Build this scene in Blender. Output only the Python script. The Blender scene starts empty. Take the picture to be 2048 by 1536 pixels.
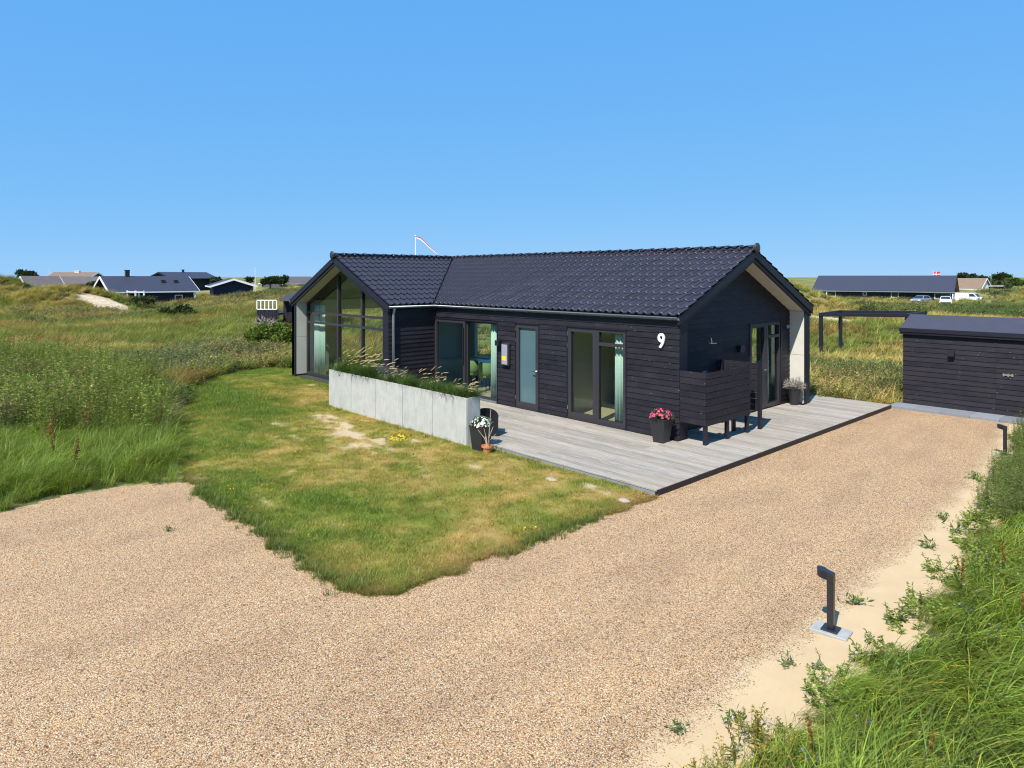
import bpy, bmesh, math, random
import numpy as np
from mathutils import Vector, Matrix, Euler

random.seed(7)
rng = np.random.default_rng(7)
scene = bpy.context.scene
COL = scene.collection
R_ = math.radians

# ------------------------------------------------------------------ camera, sky, sun, exposure
CAM = np.array([7.75, -11.8, 3.32])
FWD = np.array([-.734, .679])
RGT = np.array([.679, .734])
FPX, CXP, HZ = 1354.0, 1024.0, 553.0
cam_d = bpy.data.cameras.new('camera')
cam = bpy.data.objects.new('camera', cam_d)
COL.objects.link(cam)
cam.location = CAM
cam.rotation_euler = (R_(90), 0, math.atan2(.734, .679))
cam_d.sensor_width = 36
cam_d.lens = FPX / 2048 * 36
cam_d.shift_y = -215 / 2048
cam_d.clip_end = 6000
cam_d.clip_start = .05
scene.camera = cam

EXPO = .75
SUN_EL = 51
SUN_DIR = Vector((.29, -.957, 0)).normalized()
SUN_AZ = math.atan2(SUN_DIR.x, SUN_DIR.y)
world = bpy.data.worlds.new('World')
scene.world = world
world.use_nodes = True
wn, wl = world.node_tree.nodes, world.node_tree.links
wn.clear()
w_out = wn.new('ShaderNodeOutputWorld')
w_bg = wn.new('ShaderNodeBackground')
w_sky = wn.new('ShaderNodeTexSky')
w_sky.sky_type = 'NISHITA'
w_sky.sun_disc = False
w_sky.sun_elevation = R_(SUN_EL)
w_sky.sun_rotation = SUN_AZ
w_sky.altitude = 0
w_sky.air_density = .4
w_sky.dust_density = 0
w_sky.ozone_density = 2.0
# the clear saturated sky of the photograph: each channel of the Nishita sky compressed by its own power
w_sep = wn.new('ShaderNodeSeparateColor')
w_com = wn.new('ShaderNodeCombineColor')
wl.new(w_sky.outputs[0], w_sep.inputs[0])
for i_, (g_, k_) in enumerate(((.42, .435), (.19, .655), (.04, .965))):
    pa = wn.new('ShaderNodeMath'); pa.operation = 'MULTIPLY'; pa.inputs[1].default_value = .1
    pb = wn.new('ShaderNodeMath'); pb.operation = 'POWER'; pb.inputs[1].default_value = g_
    pc = wn.new('ShaderNodeMath'); pc.operation = 'MULTIPLY'; pc.inputs[1].default_value = k_ * 10 / 2 ** EXPO
    wl.new(w_sep.outputs[i_], pa.inputs[0]); wl.new(pa.outputs[0], pb.inputs[0]); wl.new(pb.outputs[0], pc.inputs[0]); wl.new(pc.outputs[0], w_com.inputs[i_])
w_bg.inputs['Strength'].default_value = .1
wl.new(w_com.outputs[0], w_bg.inputs['Color'])
wl.new(w_bg.outputs[0], w_out.inputs[0])

sun_d = bpy.data.lights.new('sun', 'SUN')
sun_d.energy = 4.2
sun_d.angle = R_(.55)
sun_d.color = (1, .95, .87)
sun = bpy.data.objects.new('sun', sun_d)
COL.objects.link(sun)
sdir = Vector((SUN_DIR.x * math.cos(R_(SUN_EL)), SUN_DIR.y * math.cos(R_(SUN_EL)), math.sin(R_(SUN_EL))))
sun.rotation_euler = sdir.to_track_quat('Z', 'Y').to_euler()
sun.location = (20, -40, 50)

scene.view_settings.view_transform = 'Standard'
scene.view_settings.look = 'None'
scene.view_settings.gamma = 1
scene.view_settings.use_curve_mapping = False
scene.view_settings.exposure = EXPO
scene.render.engine = 'CYCLES'
scene.cycles.use_denoising = True
scene.cycles.denoising_input_passes = 'RGB_ALBEDO_NORMAL'
scene.cycles.denoising_prefilter = 'ACCURATE'
scene.cycles.filter_width = 1.15
scene.cycles.use_adaptive_sampling = False
scene.cycles.sample_clamp_indirect = 4
scene.cycles.max_bounces = 8
scene.cycles.transparent_max_bounces = 16
scene.cycles.caustics_reflective = False
scene.cycles.caustics_refractive = False


# ------------------------------------------------------------------ helpers
def at(u, d, z=0.0):
    """A ground position seen at photo column u, d metres in front of the camera."""
    p = CAM[:2] + d * FWD + (u - CXP) / FPX * d * RGT
    return np.array([p[0], p[1], z])


def zat(v, d):
    return CAM[2] - (v - HZ) * d / FPX


def tag(o, label=None, cat=None, group=None, kind=None):
    if label: o['label'] = label
    if cat: o['category'] = cat
    if group: o['group'] = group
    if kind: o['kind'] = kind
    return o


def thing(name, label, cat, loc=(0, 0, 0), rotz=0, group=None):
    o = bpy.data.objects.new(name, None)
    COL.objects.link(o)
    o.location = loc
    o.rotation_euler = (0, 0, rotz)
    o.empty_display_size = .2
    return tag(o, label, cat, group)


class MB:
    def __init__(s):
        s.v, s.f, s.m = [], [], []

    def add(s, vs, fs, mi=0):
        b = len(s.v)
        s.v += [tuple(map(float, p)) for p in vs]
        s.f += [tuple(b + i for i in f) for f in fs]
        s.m += [mi] * len(fs)
        return s

    def box(s, a, b, mi=0):
        x0, y0, z0 = a
        x1, y1, z1 = b
        x0, x1 = min(x0, x1), max(x0, x1)
        y0, y1 = min(y0, y1), max(y0, y1)
        z0, z1 = min(z0, z1), max(z0, z1)
        vs = [(x0, y0, z0), (x1, y0, z0), (x1, y1, z0), (x0, y1, z0), (x0, y0, z1), (x1, y0, z1), (x1, y1, z1), (x0, y1, z1)]
        return s.add(vs, [(0, 3, 2, 1), (4, 5, 6, 7), (0, 1, 5, 4), (1, 2, 6, 5), (2, 3, 7, 6), (3, 0, 4, 7)], mi)

    def hexa(s, vs, mi=0):
        """8 corners: bottom loop 4 (counterclockwise from above), top loop 4."""
        return s.add(vs, [(0, 3, 2, 1), (4, 5, 6, 7), (0, 1, 5, 4), (1, 2, 6, 5), (2, 3, 7, 6), (3, 0, 4, 7)], mi)

    def prism(s, pts, vec, mi=0):
        n = len(pts)
        vec = np.array(vec, float)
        q = [np.array(p, float) + vec for p in pts]
        fs = [tuple(range(n - 1, -1, -1)), tuple(range(n, 2 * n))]
        fs += [(i, (i + 1) % n, n + (i + 1) % n, n + i) for i in range(n)]
        return s.add(list(pts) + q, fs, mi)

    def tube(s, pts, r, n=8, mi=0, cap=True):
        pts = [np.array(p, float) for p in pts]
        rs = r if isinstance(r, (list, tuple)) else [r] * len(pts)
        vs, fs = [], []
        for i, p in enumerate(pts):
            t = pts[min(i + 1, len(pts) - 1)] - pts[max(i - 1, 0)]
            t = t / (np.linalg.norm(t) + 1e-9)
            a = np.array([0, 0, 1.]) if abs(t[2]) < .9 else np.array([1., 0, 0])
            e1 = np.cross(a, t)
            e1 /= np.linalg.norm(e1)
            e2 = np.cross(t, e1)
            for k in range(n):
                w = 2 * math.pi * (k + .5) / n
                vs.append(p + rs[i] * (math.cos(w) * e1 + math.sin(w) * e2))
        for i in range(len(pts) - 1):
            for k in range(n):
                k2 = (k + 1) % n
                fs.append((i * n + k, i * n + k2, (i + 1) * n + k2, (i + 1) * n + k))
        if cap:
            fs.append(tuple(range(n - 1, -1, -1)))
            fs.append(tuple((len(pts) - 1) * n + k for k in range(n)))
        return s.add(vs, fs, mi)

    def lathe(s, prof, n=16, c=(0, 0), mi=0, flat=0):
        """prof: (radius, z) pairs from bottom to top."""
        vs, fs = [], []
        for r, z in prof:
            for k in range(n):
                w = 2 * math.pi * (k + flat) / n
                vs.append((c[0] + r * math.cos(w), c[1] + r * math.sin(w), z))
        for i in range(len(prof) - 1):
            for k in range(n):
                k2 = (k + 1) % n
                fs.append((i * n + k, i * n + k2, (i + 1) * n + k2, (i + 1) * n + k))
        fs.append(tuple(range(n - 1, -1, -1)))
        fs.append(tuple((len(prof) - 1) * n + k for k in range(n)))
        return s.add(vs, fs, mi)

    def mesh(s, name, smooth=False):
        me = bpy.data.meshes.new(name)
        me.from_pydata(s.v, [], s.f)
        if smooth:
            me.shade_smooth()
        if max(s.m, default=0) > 0:
            me.polygons.foreach_set('material_index', s.m)
        me.update()
        return me


def link(name, me, mat=None, parent=None, loc=None, rot=None, matrix=None):
    o = bpy.data.objects.new(name, me)
    COL.objects.link(o)
    if mat is not None and len(me.materials) == 0:
        for m in (mat if isinstance(mat, (list, tuple)) else [mat]):
            me.materials.append(m)
    if parent is not None: o.parent = parent
    if loc is not None: o.location = loc
    if rot is not None: o.rotation_euler = rot
    if matrix is not None: o.matrix_local = matrix
    return o


def part(name, mb, mat, parent=None, bevel=0, smooth=False, loc=None, rot=None):
    me = mb.mesh(name, smooth)
    if bevel:
        bm = bmesh.new()
        bm.from_mesh(me)
        bmesh.ops.remove_doubles(bm, verts=bm.verts, dist=1e-5)
        bmesh.ops.bevel(bm, geom=list(bm.edges), offset=bevel, segments=1, affect='EDGES', clamp_overlap=True)
        bm.to_mesh(me)
        bm.free()
    return link(name, me, mat, parent, loc, rot)


def box(name, a, b, mat, parent=None, bevel=0):
    return part(name, MB().box(a, b), mat, parent, bevel)


def copy_tree(o, parent=None):
    c = o.copy()
    COL.objects.link(c)
    if parent is not None: c.parent = parent
    for ch in list(o.children):
        copy_tree(ch, c)
    return c


# value noise
def _hash(ix, iy, seed):
    h = (ix.astype(np.int64) * 374761393 + iy.astype(np.int64) * 668265263 + seed * 974711) & 0xffffffff
    h = ((h ^ (h >> 13)) * 1274126177) & 0xffffffff
    return ((h ^ (h >> 16)) & 0xffff) / 65535.0


def vnoise(x, y, seed=0):
    x = np.asarray(x, float); y = np.asarray(y, float)
    ix, iy = np.floor(x), np.floor(y)
    fx, fy = x - ix, y - iy
    fx = fx * fx * (3 - 2 * fx); fy = fy * fy * (3 - 2 * fy)
    a, b = _hash(ix, iy, seed), _hash(ix + 1, iy, seed)
    c, d = _hash(ix, iy + 1, seed), _hash(ix + 1, iy + 1, seed)
    return (a * (1 - fx) + b * fx) * (1 - fy) + (c * (1 - fx) + d * fx) * fy


def fbm(x, y, scale, octv=4, seed=0):
    x = np.asarray(x, float) / scale; y = np.asarray(y, float) / scale
    s, amp, tot = 0, 1, 0
    for i in range(octv):
        s = s + amp * vnoise(x + 17.3 * i, y - 9.1 * i, seed + i)
        tot += amp
        amp *= .5; x = x * 2.03; y = y * 2.03
    return s / tot


def sstep(a, b, x):
    t = np.clip((x - a) / (b - a), 0, 1)
    return t * t * (3 - 2 * t)


def inpoly(x, y, poly):
    x = np.asarray(x); y = np.asarray(y)
    ins = np.zeros(x.shape, bool)
    n = len(poly)
    for i in range(n):
        x0, y0 = poly[i]; x1, y1 = poly[(i + 1) % n]
        c = ((y0 > y) != (y1 > y)) & (x < (x1 - x0) * (y - y0) / (y1 - y0 + 1e-12) + x0)
        ins ^= c
    return ins


# ------------------------------------------------------------------ materials
def new_mat(name):
    m = bpy.data.materials.new(name)
    m.use_nodes = True
    nt = m.node_tree
    b = nt.nodes['Principled BSDF']
    return m, nt.nodes, nt.links, b


def ramp(N, pts):
    r = N.new('ShaderNodeValToRGB')
    e = r.color_ramp.elements
    e[0].position, e[0].color = pts[0][0], (*pts[0][1], 1)
    e[1].position, e[1].color = pts[-1][0], (*pts[-1][1], 1)
    for p, c in pts[1:-1]:
        k = e.new(p)
        k.color = (*c, 1)
    return r


def math_n(N, L, op, a, b=None, clamp=False):
    n = N.new('ShaderNodeMath')
    n.operation = op
    n.use_clamp = clamp
    for i, v in enumerate((a, b)):
        if v is None: continue
        if isinstance(v, (int, float)): n.inputs[i].default_value = v
        else: L.new(v, n.inputs[i])
    return n.outputs[0]


def mixc(N, L, fac, a, b, mode='MIX'):
    n = N.new('ShaderNodeMix')
    n.data_type = 'RGBA'
    n.blend_type = mode
    for s, v in ((n.inputs[0], fac), (n.inputs[6], a), (n.inputs[7], b)):
        if isinstance(v, (int, float)): s.default_value = v
        elif isinstance(v, tuple): s.default_value = (*v, 1) if len(v) == 3 else v
        else: L.new(v, s)
    return n.outputs[2]


def noise_n(N, L, vec, scale, detail=4, rough=.55):
    n = N.new('ShaderNodeTexNoise')
    n.inputs['Scale'].default_value = scale
    n.inputs['Detail'].default_value = detail
    n.inputs['Roughness'].default_value = rough
    if vec is not None: L.new(vec, n.inputs['Vector'])
    return n.outputs[0]


def mapping(N, L, vec, sc=(1, 1, 1), loc=(0, 0, 0)):
    n = N.new('ShaderNodeMapping')
    n.inputs['Scale'].default_value = sc
    n.inputs['Location'].default_value = loc
    L.new(vec, n.inputs['Vector'])
    return n.outputs[0]


def bump_n(N, L, h, strength, dist, bsdf):
    n = N.new('ShaderNodeBump')
    n.inputs['Strength'].default_value = strength
    n.inputs['Distance'].default_value = dist
    L.new(h, n.inputs['Height'])
    L.new(n.outputs[0], bsdf.inputs['Normal'])


def plain(name, col, rough=.5, metal=0, spec=.5, var=0, nscale=8, rand=0, bump=0):
    m, N, L, b = new_mat(name)
    b.inputs['Roughness'].default_value = rough
    b.inputs['Metallic'].default_value = metal
    b.inputs['Specular IOR Level'].default_value = spec
    if var or rand or bump:
        tc = N.new('ShaderNodeTexCoord')
        nz = noise_n(N, L, tc.outputs['Object'], nscale, 5)
        f = math_n(N, L, 'MULTIPLY_ADD', nz, 2 * var)
        N[-1].inputs[2].default_value = 1 - var
        if rand:
            oi = N.new('ShaderNodeObjectInfo')
            g = math_n(N, L, 'MULTIPLY_ADD', oi.outputs['Random'], 2 * rand)
            N[-1].inputs[2].default_value = 1 - rand
            f = math_n(N, L, 'MULTIPLY', f, g)
        L.new(mixc(N, L, 1.0, col, _gray(N, L, f), 'MULTIPLY'), b.inputs['Base Color'])
        if bump: bump_n(N, L, nz, bump, .01, b)
    else:
        b.inputs['Base Color'].default_value = (*col, 1)
    return m


def _gray(N, L, f):
    c = N.new('ShaderNodeCombineColor')
    for i in range(3): L.new(f, c.inputs[i])
    return c.outputs[0]


def wood_mat(name, c0, c1, rough=.6, grain=(1.2, 26, 26), rand=.22, speck=None, bump=.25, spec=.4, wear=None):
    """Painted or weathered board: grain runs along local x, each board a little different."""
    m, N, L, b = new_mat(name)
    tc = N.new('ShaderNodeTexCoord')
    oi = N.new('ShaderNodeObjectInfo')
    off = N.new('ShaderNodeVectorMath')
    off.operation = 'MULTIPLY_ADD'
    L.new(oi.outputs['Random'], off.inputs[0])
    off.inputs[1].default_value = (57, 31, 13)
    L.new(tc.outputs['Object'], off.inputs[2])
    v = mapping(N, L, off.outputs[0], grain)
    g = noise_n(N, L, v, 2.2, 6, .65)
    r = ramp(N, [(.3, c0), (.7, c1)])
    L.new(g, r.inputs[0])
    f = math_n(N, L, 'MULTIPLY_ADD', oi.outputs['Random'], 2 * rand)
    N[-1].inputs[2].default_value = 1 - rand
    col = mixc(N, L, 1.0, r.outputs[0], _gray(N, L, f), 'MULTIPLY')
    if wear:
        big = noise_n(N, L, off.outputs[0], 1.3, 5, .6)
        wr = ramp(N, [(.42, (0, 0, 0)), (.7, (1, 1, 1))])
        L.new(big, wr.inputs[0])
        col = mixc(N, L, math_n(N, L, 'MULTIPLY', wr.outputs[0], wear[1]), col, wear[0])
    if speck:
        vz = N.new('ShaderNodeTexVoronoi')
        vz.inputs['Scale'].default_value = speck[1]
        L.new(mapping(N, L, off.outputs[0], (1, 1, 2.2)), vz.inputs['Vector'])
        k = math_n(N, L, 'LESS_THAN', vz.outputs['Distance'], .10)
        sc = N.new('ShaderNodeSeparateColor')
        L.new(vz.outputs['Color'], sc.inputs[0])
        k = math_n(N, L, 'MULTIPLY', k, math_n(N, L, 'GREATER_THAN', sc.outputs[0], .62))
        col = mixc(N, L, k, col, speck[0])
    L.new(col, b.inputs['Base Color'])
    b.inputs['Roughness'].default_value = rough
    b.inputs['Specular IOR Level'].default_value = spec
    bump_n(N, L, g, bump, .004, b)
    return m


def glass_mat(name, tint=(.92, .97, .96), refl=.1):
    m = bpy.data.materials.new(name)
    m.use_nodes = True
    N, L = m.node_tree.nodes, m.node_tree.links
    N.clear()
    out = N.new('ShaderNodeOutputMaterial')
    tr = N.new('ShaderNodeBsdfTransparent')
    tr.inputs[0].default_value = (*tint, 1)
    gl = N.new('ShaderNodeBsdfGlossy')
    gl.inputs['Roughness'].default_value = .01
    gl.inputs['Color'].default_value = (.95, 1, 1, 1)
    fr = N.new('ShaderNodeFresnel')
    fr.inputs[0].default_value = 1.5
    ge = N.new('ShaderNodeNewGeometry')
    f = math_n(N, L, 'MULTIPLY', math_n(N, L, 'ADD', fr.outputs[0], refl, True), math_n(N, L, 'SUBTRACT', 1.0, ge.outputs['Backfacing']))
    mx = N.new('ShaderNodeMixShader')
    L.new(f, mx.inputs[0])
    L.new(tr.outputs[0], mx.inputs[1])
    L.new(gl.outputs[0], mx.inputs[2])
    L.new(mx.outputs[0], out.inputs[0])
    return m


def leaf_mat(name, base=(1, 1, 1), trans=.42, gloss=.022, vary=.3):
    """Foliage: colour = per-instance tint (attribute) x per-blade variation; a share of the light passes through."""
    m = bpy.data.materials.new(name)
    m.use_nodes = True
    N, L = m.node_tree.nodes, m.node_tree.links
    N.clear()
    out = N.new('ShaderNodeOutputMaterial')
    at_ = N.new('ShaderNodeAttribute')
    at_.attribute_type = 'INSTANCER'
    at_.attribute_name = 'tint'
    bv = N.new('ShaderNodeAttribute')
    bv.attribute_name = 'blade'
    col = mixc(N, L, 1.0, at_.outputs['Color'], bv.outputs['Color'], 'MULTIPLY')
    col = mixc(N, L, 1.0, col, base, 'MULTIPLY')
    d = N.new('ShaderNodeBsdfDiffuse')
    t = N.new('ShaderNodeBsdfTranslucent')
    g = N.new('ShaderNodeBsdfGlossy')
    g.inputs['Roughness'].default_value = .5
    L.new(col, d.inputs[0])
    L.new(mixc(N, L, 1.0, col, (1.15, 1.2, .6), 'MULTIPLY'), t.inputs[0])
    a = N.new('ShaderNodeMixShader'); a.inputs[0].default_value = trans
    L.new(d.outputs[0], a.inputs[1]); L.new(t.outputs[0], a.inputs[2])
    c = N.new('ShaderNodeMixShader'); c.inputs[0].default_value = gloss
    L.new(a.outputs[0], c.inputs[1]); L.new(g.outputs[0], c.inputs[2])
    L.new(c.outputs[0], out.inputs[0])
    return m


def foliage_mat(name, c0, c1, trans=.3):
    """Foliage of single plants: colour from the per-leaf attribute between two greens."""
    m = bpy.data.materials.new(name)
    m.use_nodes = True
    N, L = m.node_tree.nodes, m.node_tree.links
    N.clear()
    out = N.new('ShaderNodeOutputMaterial')
    bv = N.new('ShaderNodeAttribute')
    bv.attribute_name = 'blade'
    sp = N.new('ShaderNodeSeparateColor')
    L.new(bv.outputs['Color'], sp.inputs[0])
    col = mixc(N, L, sp.outputs[0], c0, c1)
    d = N.new('ShaderNodeBsdfDiffuse'); t = N.new('ShaderNodeBsdfTranslucent')
    L.new(col, d.inputs[0]); L.new(col, t.inputs[0])
    a = N.new('ShaderNodeMixShader'); a.inputs[0].default_value = trans
    L.new(d.outputs[0], a.inputs[1]); L.new(t.outputs[0], a.inputs[2])
    L.new(a.outputs[0], out.inputs[0])
    return m


M = {}
M['board'] = wood_mat('black_stained_boards', (.007, .006, .0095), (.021, .0185, .027), .6, (1.1, 30, 30), .32, ((.15, .14, .15), 7.5), .35, .3,
                      ((.030, .026, .030), .6))
M['trim'] = wood_mat('black_trim', (.008, .0085, .015), (.017, .016, .026), .5, (1, 20, 20), .12, None, .15, .35)
M['tile'] = plain('roof_tile_glaze', (.029, .026, .036), .42, 0, .5, .2, 6, .2, 0)
M['slab'] = plain('roof_underlay', (.02, .02, .024), .8)
M['felt'] = plain('roofing_felt', (.045, .047, .068), .75, 0, .4, .15, 3, 0, .2)
M['zinc'] = plain('zinc_gutter', (.30, .35, .37), .42, .6, .5, .15, 3)
M['frame'] = plain('window_frame', (.034, .031, .036), .42, 0, .5, .08, 4)
M['steel'] = plain('steel', (.62, .62, .62), .25, 1)
M['glass'] = glass_mat('clear_glass', (.86, .93, .91), .05)
M['frost'] = plain('frosted_glass', (.075, .135, .15), .12, 0, .6, .2, .8)
M['cement'] = plain('fibre_cement_panel', (.56, .54, .47), .75, 0, .3, .12, 5)
M['white'] = plain('white_paint', (.8, .8, .79), .5, 0, .4, .05, 4)
M['ground_dark'] = plain('plinth', (.03, .03, .03), .9)
M['curtain'] = plain('curtain_cloth', (.56, .62, .54), .9, 0, .1, .05, 3)
M['floor'] = wood_mat('oak_floor', (.36, .25, .14), (.52, .38, .23), .45, (1, 14, 14), .08, None, .1)
M['inwall'] = plain('inner_wall', (.62, .58, .48), .9, 0, .2, .03, 2)
M['inwall2'] = plain('inner_wall_grey', (.42, .40, .34), .9, 0, .2, .05, 2)
M['chairgreen'] = plain('green_upholstery', (.20, .26, .12), .85, 0, .2, .1, 8)
M['tabletop'] = plain('reflection_blue_table_top', (.10, .22, .38), .25, 0, .6)  # blue reflection on the table tops, put into their base colour
M['potblack'] = plain('black_pot', (.022, .022, .026), .45, 0, .5, .1, 6)
M['terracotta'] = plain('terracotta', (.52, .20, .08), .8, 0, .3, .25, 9)
M['soil'] = plain('soil', (.035, .026, .018), .95, 0, .1, .4, 20)
M['lampblack'] = plain('lamp_black', (.016, .017, .022), .35, .0, .55)
M['conc'] = plain('concrete_foot', (.33, .33, .31), .85, 0, .3, .25, 12, 0, .2)
M['yellow'] = plain('yellow_sticker', (.85, .55, .02), .5)
M['grey'] = plain('grey_box', (.28, .29, .32), .45, 0, .5, .08, 5)
M['concslab'] = plain('grey_paver', (.20, .21, .23), .85, 0, .3, .15, 6, .12)


def deck_mat():
    m, N, L, b = new_mat('weathered_decking')
    tc = N.new('ShaderNodeTexCoord')
    oi = N.new('ShaderNodeObjectInfo')
    off = N.new('ShaderNodeVectorMath'); off.operation = 'MULTIPLY_ADD'
    L.new(oi.outputs['Random'], off.inputs[0]); off.inputs[1].default_value = (57, 31, 13)
    L.new(tc.outputs['Object'], off.inputs[2])
    g = noise_n(N, L, mapping(N, L, off.outputs[0], (.9, 26, 26)), 2.0, 7, .7)
    r = ramp(N, [(.28, (.155, .138, .116)), (.5, (.315, .285, .245)), (.75, (.45, .412, .36))])
    L.new(g, r.inputs[0])
    f = math_n(N, L, 'MULTIPLY_ADD', oi.outputs['Random'], .34); N[-1].inputs[2].default_value = .82
    col = mixc(N, L, 1.0, r.outputs[0], _gray(N, L, f), 'MULTIPLY')
    big = noise_n(N, L, mapping(N, L, tc.outputs['Object'], (.6, 1.2, 1)), 1.0, 4)
    br = ramp(N, [(.4, (0, 0, 0)), (.7, (1, 1, 1))]); L.new(big, br.inputs[0])
    col = mixc(N, L, math_n(N, L, 'MULTIPLY', br.outputs[0], .45), col, (.40, .32, .21))
    pale = noise_n(N, L, mapping(N, L, off.outputs[0], (2.2, 9, 9)), 1.6, 4, .6)
    pr = ramp(N, [(.60, (0, 0, 0)), (.72, (1, 1, 1))]); L.new(pale, pr.inputs[0])
    col = mixc(N, L, math_n(N, L, 'MULTIPLY', pr.outputs[0], .55), col, (.56, .51, .44))
    L.new(col, b.inputs['Base Color'])
    b.inputs['Roughness'].default_value = .8
    b.inputs['Specular IOR Level'].default_value = .25
    bump_n(N, L, g, .4, .004, b)
    return m


M['deck'] = deck_mat()


def planter_mat():
    m, N, L, b = new_mat('pale_cement_panel')
    tc = N.new('ShaderNodeTexCoord')
    oi = N.new('ShaderNodeObjectInfo')
    off = N.new('ShaderNodeVectorMath'); off.operation = 'MULTIPLY_ADD'
    L.new(oi.outputs['Random'], off.inputs[0]); off.inputs[1].default_value = (57, 31, 13)
    L.new(tc.outputs['Object'], off.inputs[2])
    a = noise_n(N, L, off.outputs[0], 4, 7, .65)
    s = noise_n(N, L, mapping(N, L, off.outputs[0], (9, 9, 1.0)), 2, 5, .6)
    mixv = math_n(N, L, 'ADD', math_n(N, L, 'MULTIPLY', a, .6), math_n(N, L, 'MULTIPLY', s, .4))
    r = ramp(N, [(.3, (.33, .33, .315)), (.5, (.43, .43, .40)), (.68, (.50, .495, .455))])
    L.new(mixv, r.inputs[0])
    sp = noise_n(N, L, off.outputs[0], 40, 2)
    k = ramp(N, [(.66, (1, 1, 1)), (.74, (.72, .72, .72))]); L.new(sp, k.inputs[0])
    L.new(mixc(N, L, 1.0, r.outputs[0], k.outputs[0], 'MULTIPLY'), b.inputs['Base Color'])
    b.inputs['Roughness'].default_value = .8
    b.inputs['Specular IOR Level'].default_value = .3
    bump_n(N, L, sp, .15, .003, b)
    return m


M['planter'] = planter_mat()


def gravel_mat():
    m, N, L, b = new_mat('beach_gravel')
    tc = N.new('ShaderNodeTexCoord')
    P = tc.outputs['Object']
    jit = N.new('ShaderNodeTexNoise'); jit.inputs['Scale'].default_value = 60; L.new(P, jit.inputs['Vector'])
    w = N.new('ShaderNodeVectorMath'); w.operation = 'MULTIPLY_ADD'
    L.new(jit.outputs['Color'], w.inputs[0]); w.inputs[1].default_value = (.008, .008, .0)
    L.new(P, w.inputs[2])
    flat = mapping(N, L, w.outputs[0], (1, 1, 0))
    v = N.new('ShaderNodeTexVoronoi'); v.inputs['Scale'].default_value = 100
    L.new(flat, v.inputs['Vector'])
    sc = N.new('ShaderNodeSeparateColor'); L.new(v.outputs['Color'], sc.inputs[0])
    r = ramp(N, [(0, (.10, .075, .055)), (.09, (.24, .165, .115)), (.20, (.49, .29, .135)), (.40, (.64, .415, .215)), (.56, (.68, .475, .265)),
                 (.68, (.60, .345, .165)), (.78, (.55, .41, .29)), (.91, (.72, .57, .37)), (1, (.82, .71, .54))])
    L.new(sc.outputs[0], r.inputs[0])
    gap = ramp(N, [(.30, (1, 1, 1)), (.74, (.46, .41, .36))])
    L.new(v.outputs['Distance'], gap.inputs[0])
    col = mixc(N, L, 1.0, r.outputs[0], gap.outputs[0], 'MULTIPLY')
    big = noise_n(N, L, mapping(N, L, P, (1.5, .55, 1)), .9, 6, .62)
    br = ramp(N, [(.28, (.84, .81, .80)), (.5, (1.0, .99, .97)), (.72, (1.12, 1.10, 1.04))]); L.new(big, br.inputs[0])
    col = mixc(N, L, 1.0, col, br.outputs[0], 'MULTIPLY')
    # drift sand between the stones: more of it towards the verge (attribute: metres past the gravel's edge)
    ed = N.new('ShaderNodeAttribute'); ed.attribute_name = 'verge'
    n1 = noise_n(N, L, P, 2.2, 5, .6)
    n2 = sc.outputs[1]
    e = math_n(N, L, 'ADD', math_n(N, L, 'MULTIPLY', ed.outputs['Fac'], 3.4), math_n(N, L, 'MULTIPLY_ADD', n1, 1.7))
    N[-2].inputs[2].default_value = -.85
    e = math_n(N, L, 'ADD', e, math_n(N, L, 'MULTIPLY_ADD', n2, 1.0)); N[-2].inputs[2].default_value = -.5
    es = ramp(N, [(.44, (0, 0, 0)), (.56, (1, 1, 1))])
    L.new(math_n(N, L, 'ADD', e, .5), es.inputs[0])
    sn = noise_n(N, L, P, 90, 4, .7)
    sb = noise_n(N, L, P, 3, 4, .6)
    sr = ramp(N, [(.3, (.46, .33, .185)), (.7, (.57, .42, .245))])
    L.new(math_n(N, L, 'ADD', math_n(N, L, 'MULTIPLY', sn, .5), math_n(N, L, 'MULTIPLY', sb, .5)), sr.inputs[0])
    L.new(mixc(N, L, es.outputs[0], col, sr.outputs[0]), b.inputs['Base Color'])
    b.inputs['Roughness'].default_value = .85
    b.inputs['Specular IOR Level'].default_value = .25
    hgt = math_n(N, L, 'SUBTRACT', 1.0, v.outputs['Distance'])
    inv = math_n(N, L, 'SUBTRACT', 1.0, es.outputs[0])
    h = math_n(N, L, 'ADD', math_n(N, L, 'MULTIPLY', hgt, inv), math_n(N, L, 'MULTIPLY', sn, .12))
    bump_n(N, L, h, .75, .010, b)
    return m


M['gravel'] = gravel_mat()


def ground_mat(name, fine=30, contrast=.5, bump=.5):
    """Soil, litter and low growth: the sheet's own colour attribute with fine mottling."""
    m, N, L, b = new_mat(name)
    tc = N.new('ShaderNodeTexCoord')
    ca = N.new('ShaderNodeAttribute'); ca.attribute_name = 'cover'
    n1 = noise_n(N, L, tc.outputs['Object'], fine, 6, .75)
    r = ramp(N, [(.3, (1 - contrast,) * 3), (.7, (1 + contrast,) * 3)])
    L.new(n1, r.inputs[0])
    L.new(mixc(N, L, 1.0, ca.outputs['Color'], r.outputs[0], 'MULTIPLY'), b.inputs['Base Color'])
    b.inputs['Roughness'].default_value = .95
    b.inputs['Specular IOR Level'].default_value = .1
    bump_n(N, L, n1, bump, .03, b)
    return m


M['lawn'] = ground_mat('lawn_ground', 55, .45, .6)
M['terrain'] = ground_mat('dune_ground', 3.0, .45, .8)
M['leaf'] = leaf_mat('grass_blades')
M['straw'] = leaf_mat('seed_heads', (1, 1, 1), .2, .02)


def set_color_attr(me, name, cols):
    a = me.color_attributes.new(name, 'FLOAT_COLOR', 'POINT')
    c = np.ones((len(me.vertices), 4), np.float32)
    c[:, :3] = cols
    a.data.foreach_set('color', c.ravel())


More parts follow.
